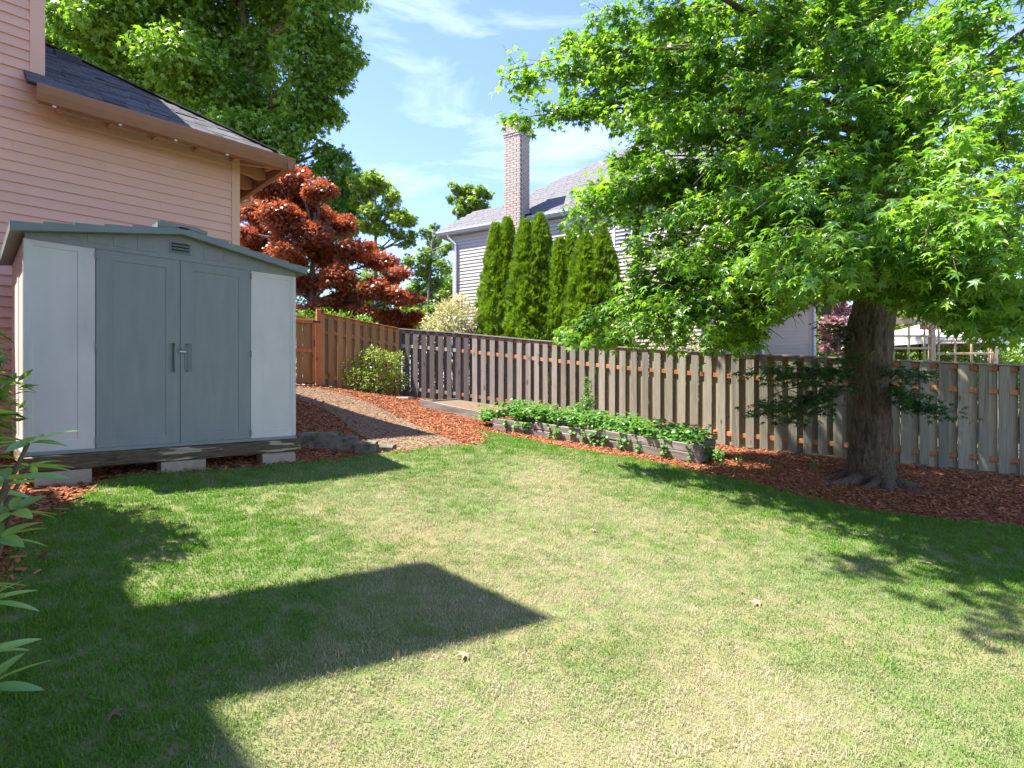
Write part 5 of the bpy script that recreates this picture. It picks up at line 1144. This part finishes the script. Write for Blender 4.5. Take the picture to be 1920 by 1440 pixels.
# strawberry plants in the raised bed, trailing over the timbers
st_ = []; so = []
for _ in range(520):
    s = rnd.uniform(-.45, LB - .05); o_ = rnd.uniform(.0, 1.05)
    if s < 0 and o_ > .4: continue
    q = A0 + bd * s + bn_ * o_; z = gz(q.x, q.y) + .06 if s < 0 else gz(*A0) + za0 + slope * s + .2 + .04 * o_
    h = rnd.uniform(.12, .38)
    for _k in range(7):
        a = rnd.uniform(0, 6.283); r_ = rnd.uniform(.03, .13); c = np.array([q.x + math.cos(a) * r_, q.y + math.sin(a) * r_, z + h * rnd.uniform(.5, 1)])
        for a2 in (a - 1.3, a, a + 1.3): st_.append(c); so.append((math.cos(a2), math.sin(a2), rnd.uniform(-.5, .1)))
for _ in range(40):
    s = rnd.uniform(.2, LB); 
    if rnd.random() < .35: s = LB + rnd.uniform(-.05, .25)
    q = A0 + bd * s + bn_ * (-.10 if s < LB - .05 else rnd.uniform(0, .6)); zt2 = gz(*A0) + za0 + slope * s + .24; dr = rnd.uniform(.05, .28)
    for k in range(5):
        c = np.array([q.x + rnd.uniform(-.03, .03), q.y + rnd.uniform(-.03, .03), zt2 - dr * k / 4])
        for a2 in (0, 2.1, 4.2): st_.append(c); so.append((math.cos(a2 + k), math.sin(a2 + k), -.5))
st_, so = np.array(st_), np.array(so)
sw = leaves('strawberry_plants', oval(.75, .1, .08), st_, so + rng.normal(0, .2, so.shape), UP + rng.normal(0, .35, so.shape), .062 * (.7 + .6 * rng.random(len(so))), .5 + rng.normal(0, .22, len(so)), MT['straw_leaf'])
tag(sw, 'dense leafy strawberry plants filling the raised bed', 'plants', kind='stuff')
# a climber on the fence above the bed
v0 = at(1098, 775, 10.9); vb = []
vt_ = thing('climbing_vine', 'small green climber standing against the fence above the strawberry bed', 'vine', (v0.x, v0.y, gz(v0.x, v0.y)))
shr = []
for px, py, r in ((1100, 715, 7), (1102, 730, 9), (1100, 745, 11), (1096, 760, 14), (1105, 772, 15), (1085, 775, 13), (1080, 765, 9), (1108, 755, 10)): shr.append((tuple(at(px, py, 10.9)), r / F * 10.9))
P, O, T = blob_leaves(shr, 9000, 1, .2)
obj('stem', MB().tube([Vector((0, 0, 0)), at(1100, 750, 10.9) - vt_.location, at(1101, 712, 10.9) - vt_.location], [.008, .006, .003], 5), MT['twig'], vt_)
leaves('foliage', T_OVAL, P, O + rng.normal(0, .4, O.shape), UP * .5 + O + rng.normal(0, .4, O.shape), .05 * (.7 + .6 * rng.random(len(P))), .55 + rng.normal(0, .2, len(P)), MT['straw_leaf'], vt_, loc=tuple(vt_.location))

# small things on the ground
MT['fallen'] = leaf_mat('fallen_leaf', (.12, .065, .03), (.38, .29, .17), rough=.8, trans=.2)
for px, py, tn, s_, lab in ((875, 1248, .9, .12, 'curled tan leaf on the grass below the tip of the big shadow'), (1116, 1006, 1.0, .10, 'pale fallen leaf on the scorched middle lawn'), (1286, 1006, .95, .09, 'pale fallen leaf right of the middle of the lawn, near the tree shade'),
                            (1426, 1146, .95, .13, 'large pale fallen leaf on the right lawn'), (1393, 1124, .5, .08, 'small yellowish leaf beside the large pale one'), (210, 1364, .25, .11, 'brown leaf in the shaded grass at the lower left'), (1085, 1075, .7, .07, 'small tan leaf on the central lawn above the shadow tip')):
    p = hit(px, py); N_ = np.array([[p.x, p.y, p.z + .06]])
    o = leaves('fallen_leaf', star(True), N_, np.array([[rnd.uniform(-1, 1), rnd.uniform(-1, 1), .1]]), np.array([[rnd.uniform(-.4, .4), rnd.uniform(-.6, .1), 1]]), [s_ * .8], [tn], MT['fallen'], None, None)
    o.data.transform(Matrix.Translation((-p.x, -p.y, -p.z))); o.location = p; tag(o, lab, 'leaf', 'fallen leaves on the lawn')
wl_ = 0
for px, py, lab in ((1385, 872, 'tiny weed in the mulch left of the tree, nearest the raised bed'), (1437, 872, 'upright weed seedling in the mulch by the fence'), (1525, 880, 'weed seedling closest to the tree roots')):
    p = hit(px, py); P, O, T = blob_leaves([((p.x, p.y, p.z + .07), .075)], 5200, .9, .1)
    w_ = thing('weed', lab, 'weed', tuple(p), 0, 'weeds in the mulch'); obj('stem', MB().tube([(0, 0, 0), (.005, 0, .09)], [.003, .002], 5), MT['twig'], w_)
    leaves('foliage', T_OVAL, P, O + UP * .4, UP + rng.normal(0, .4, O.shape), np.full(len(P), .045), .6 + rng.normal(0, .2, len(P)), MT['straw_leaf'], w_, loc=tuple(p))
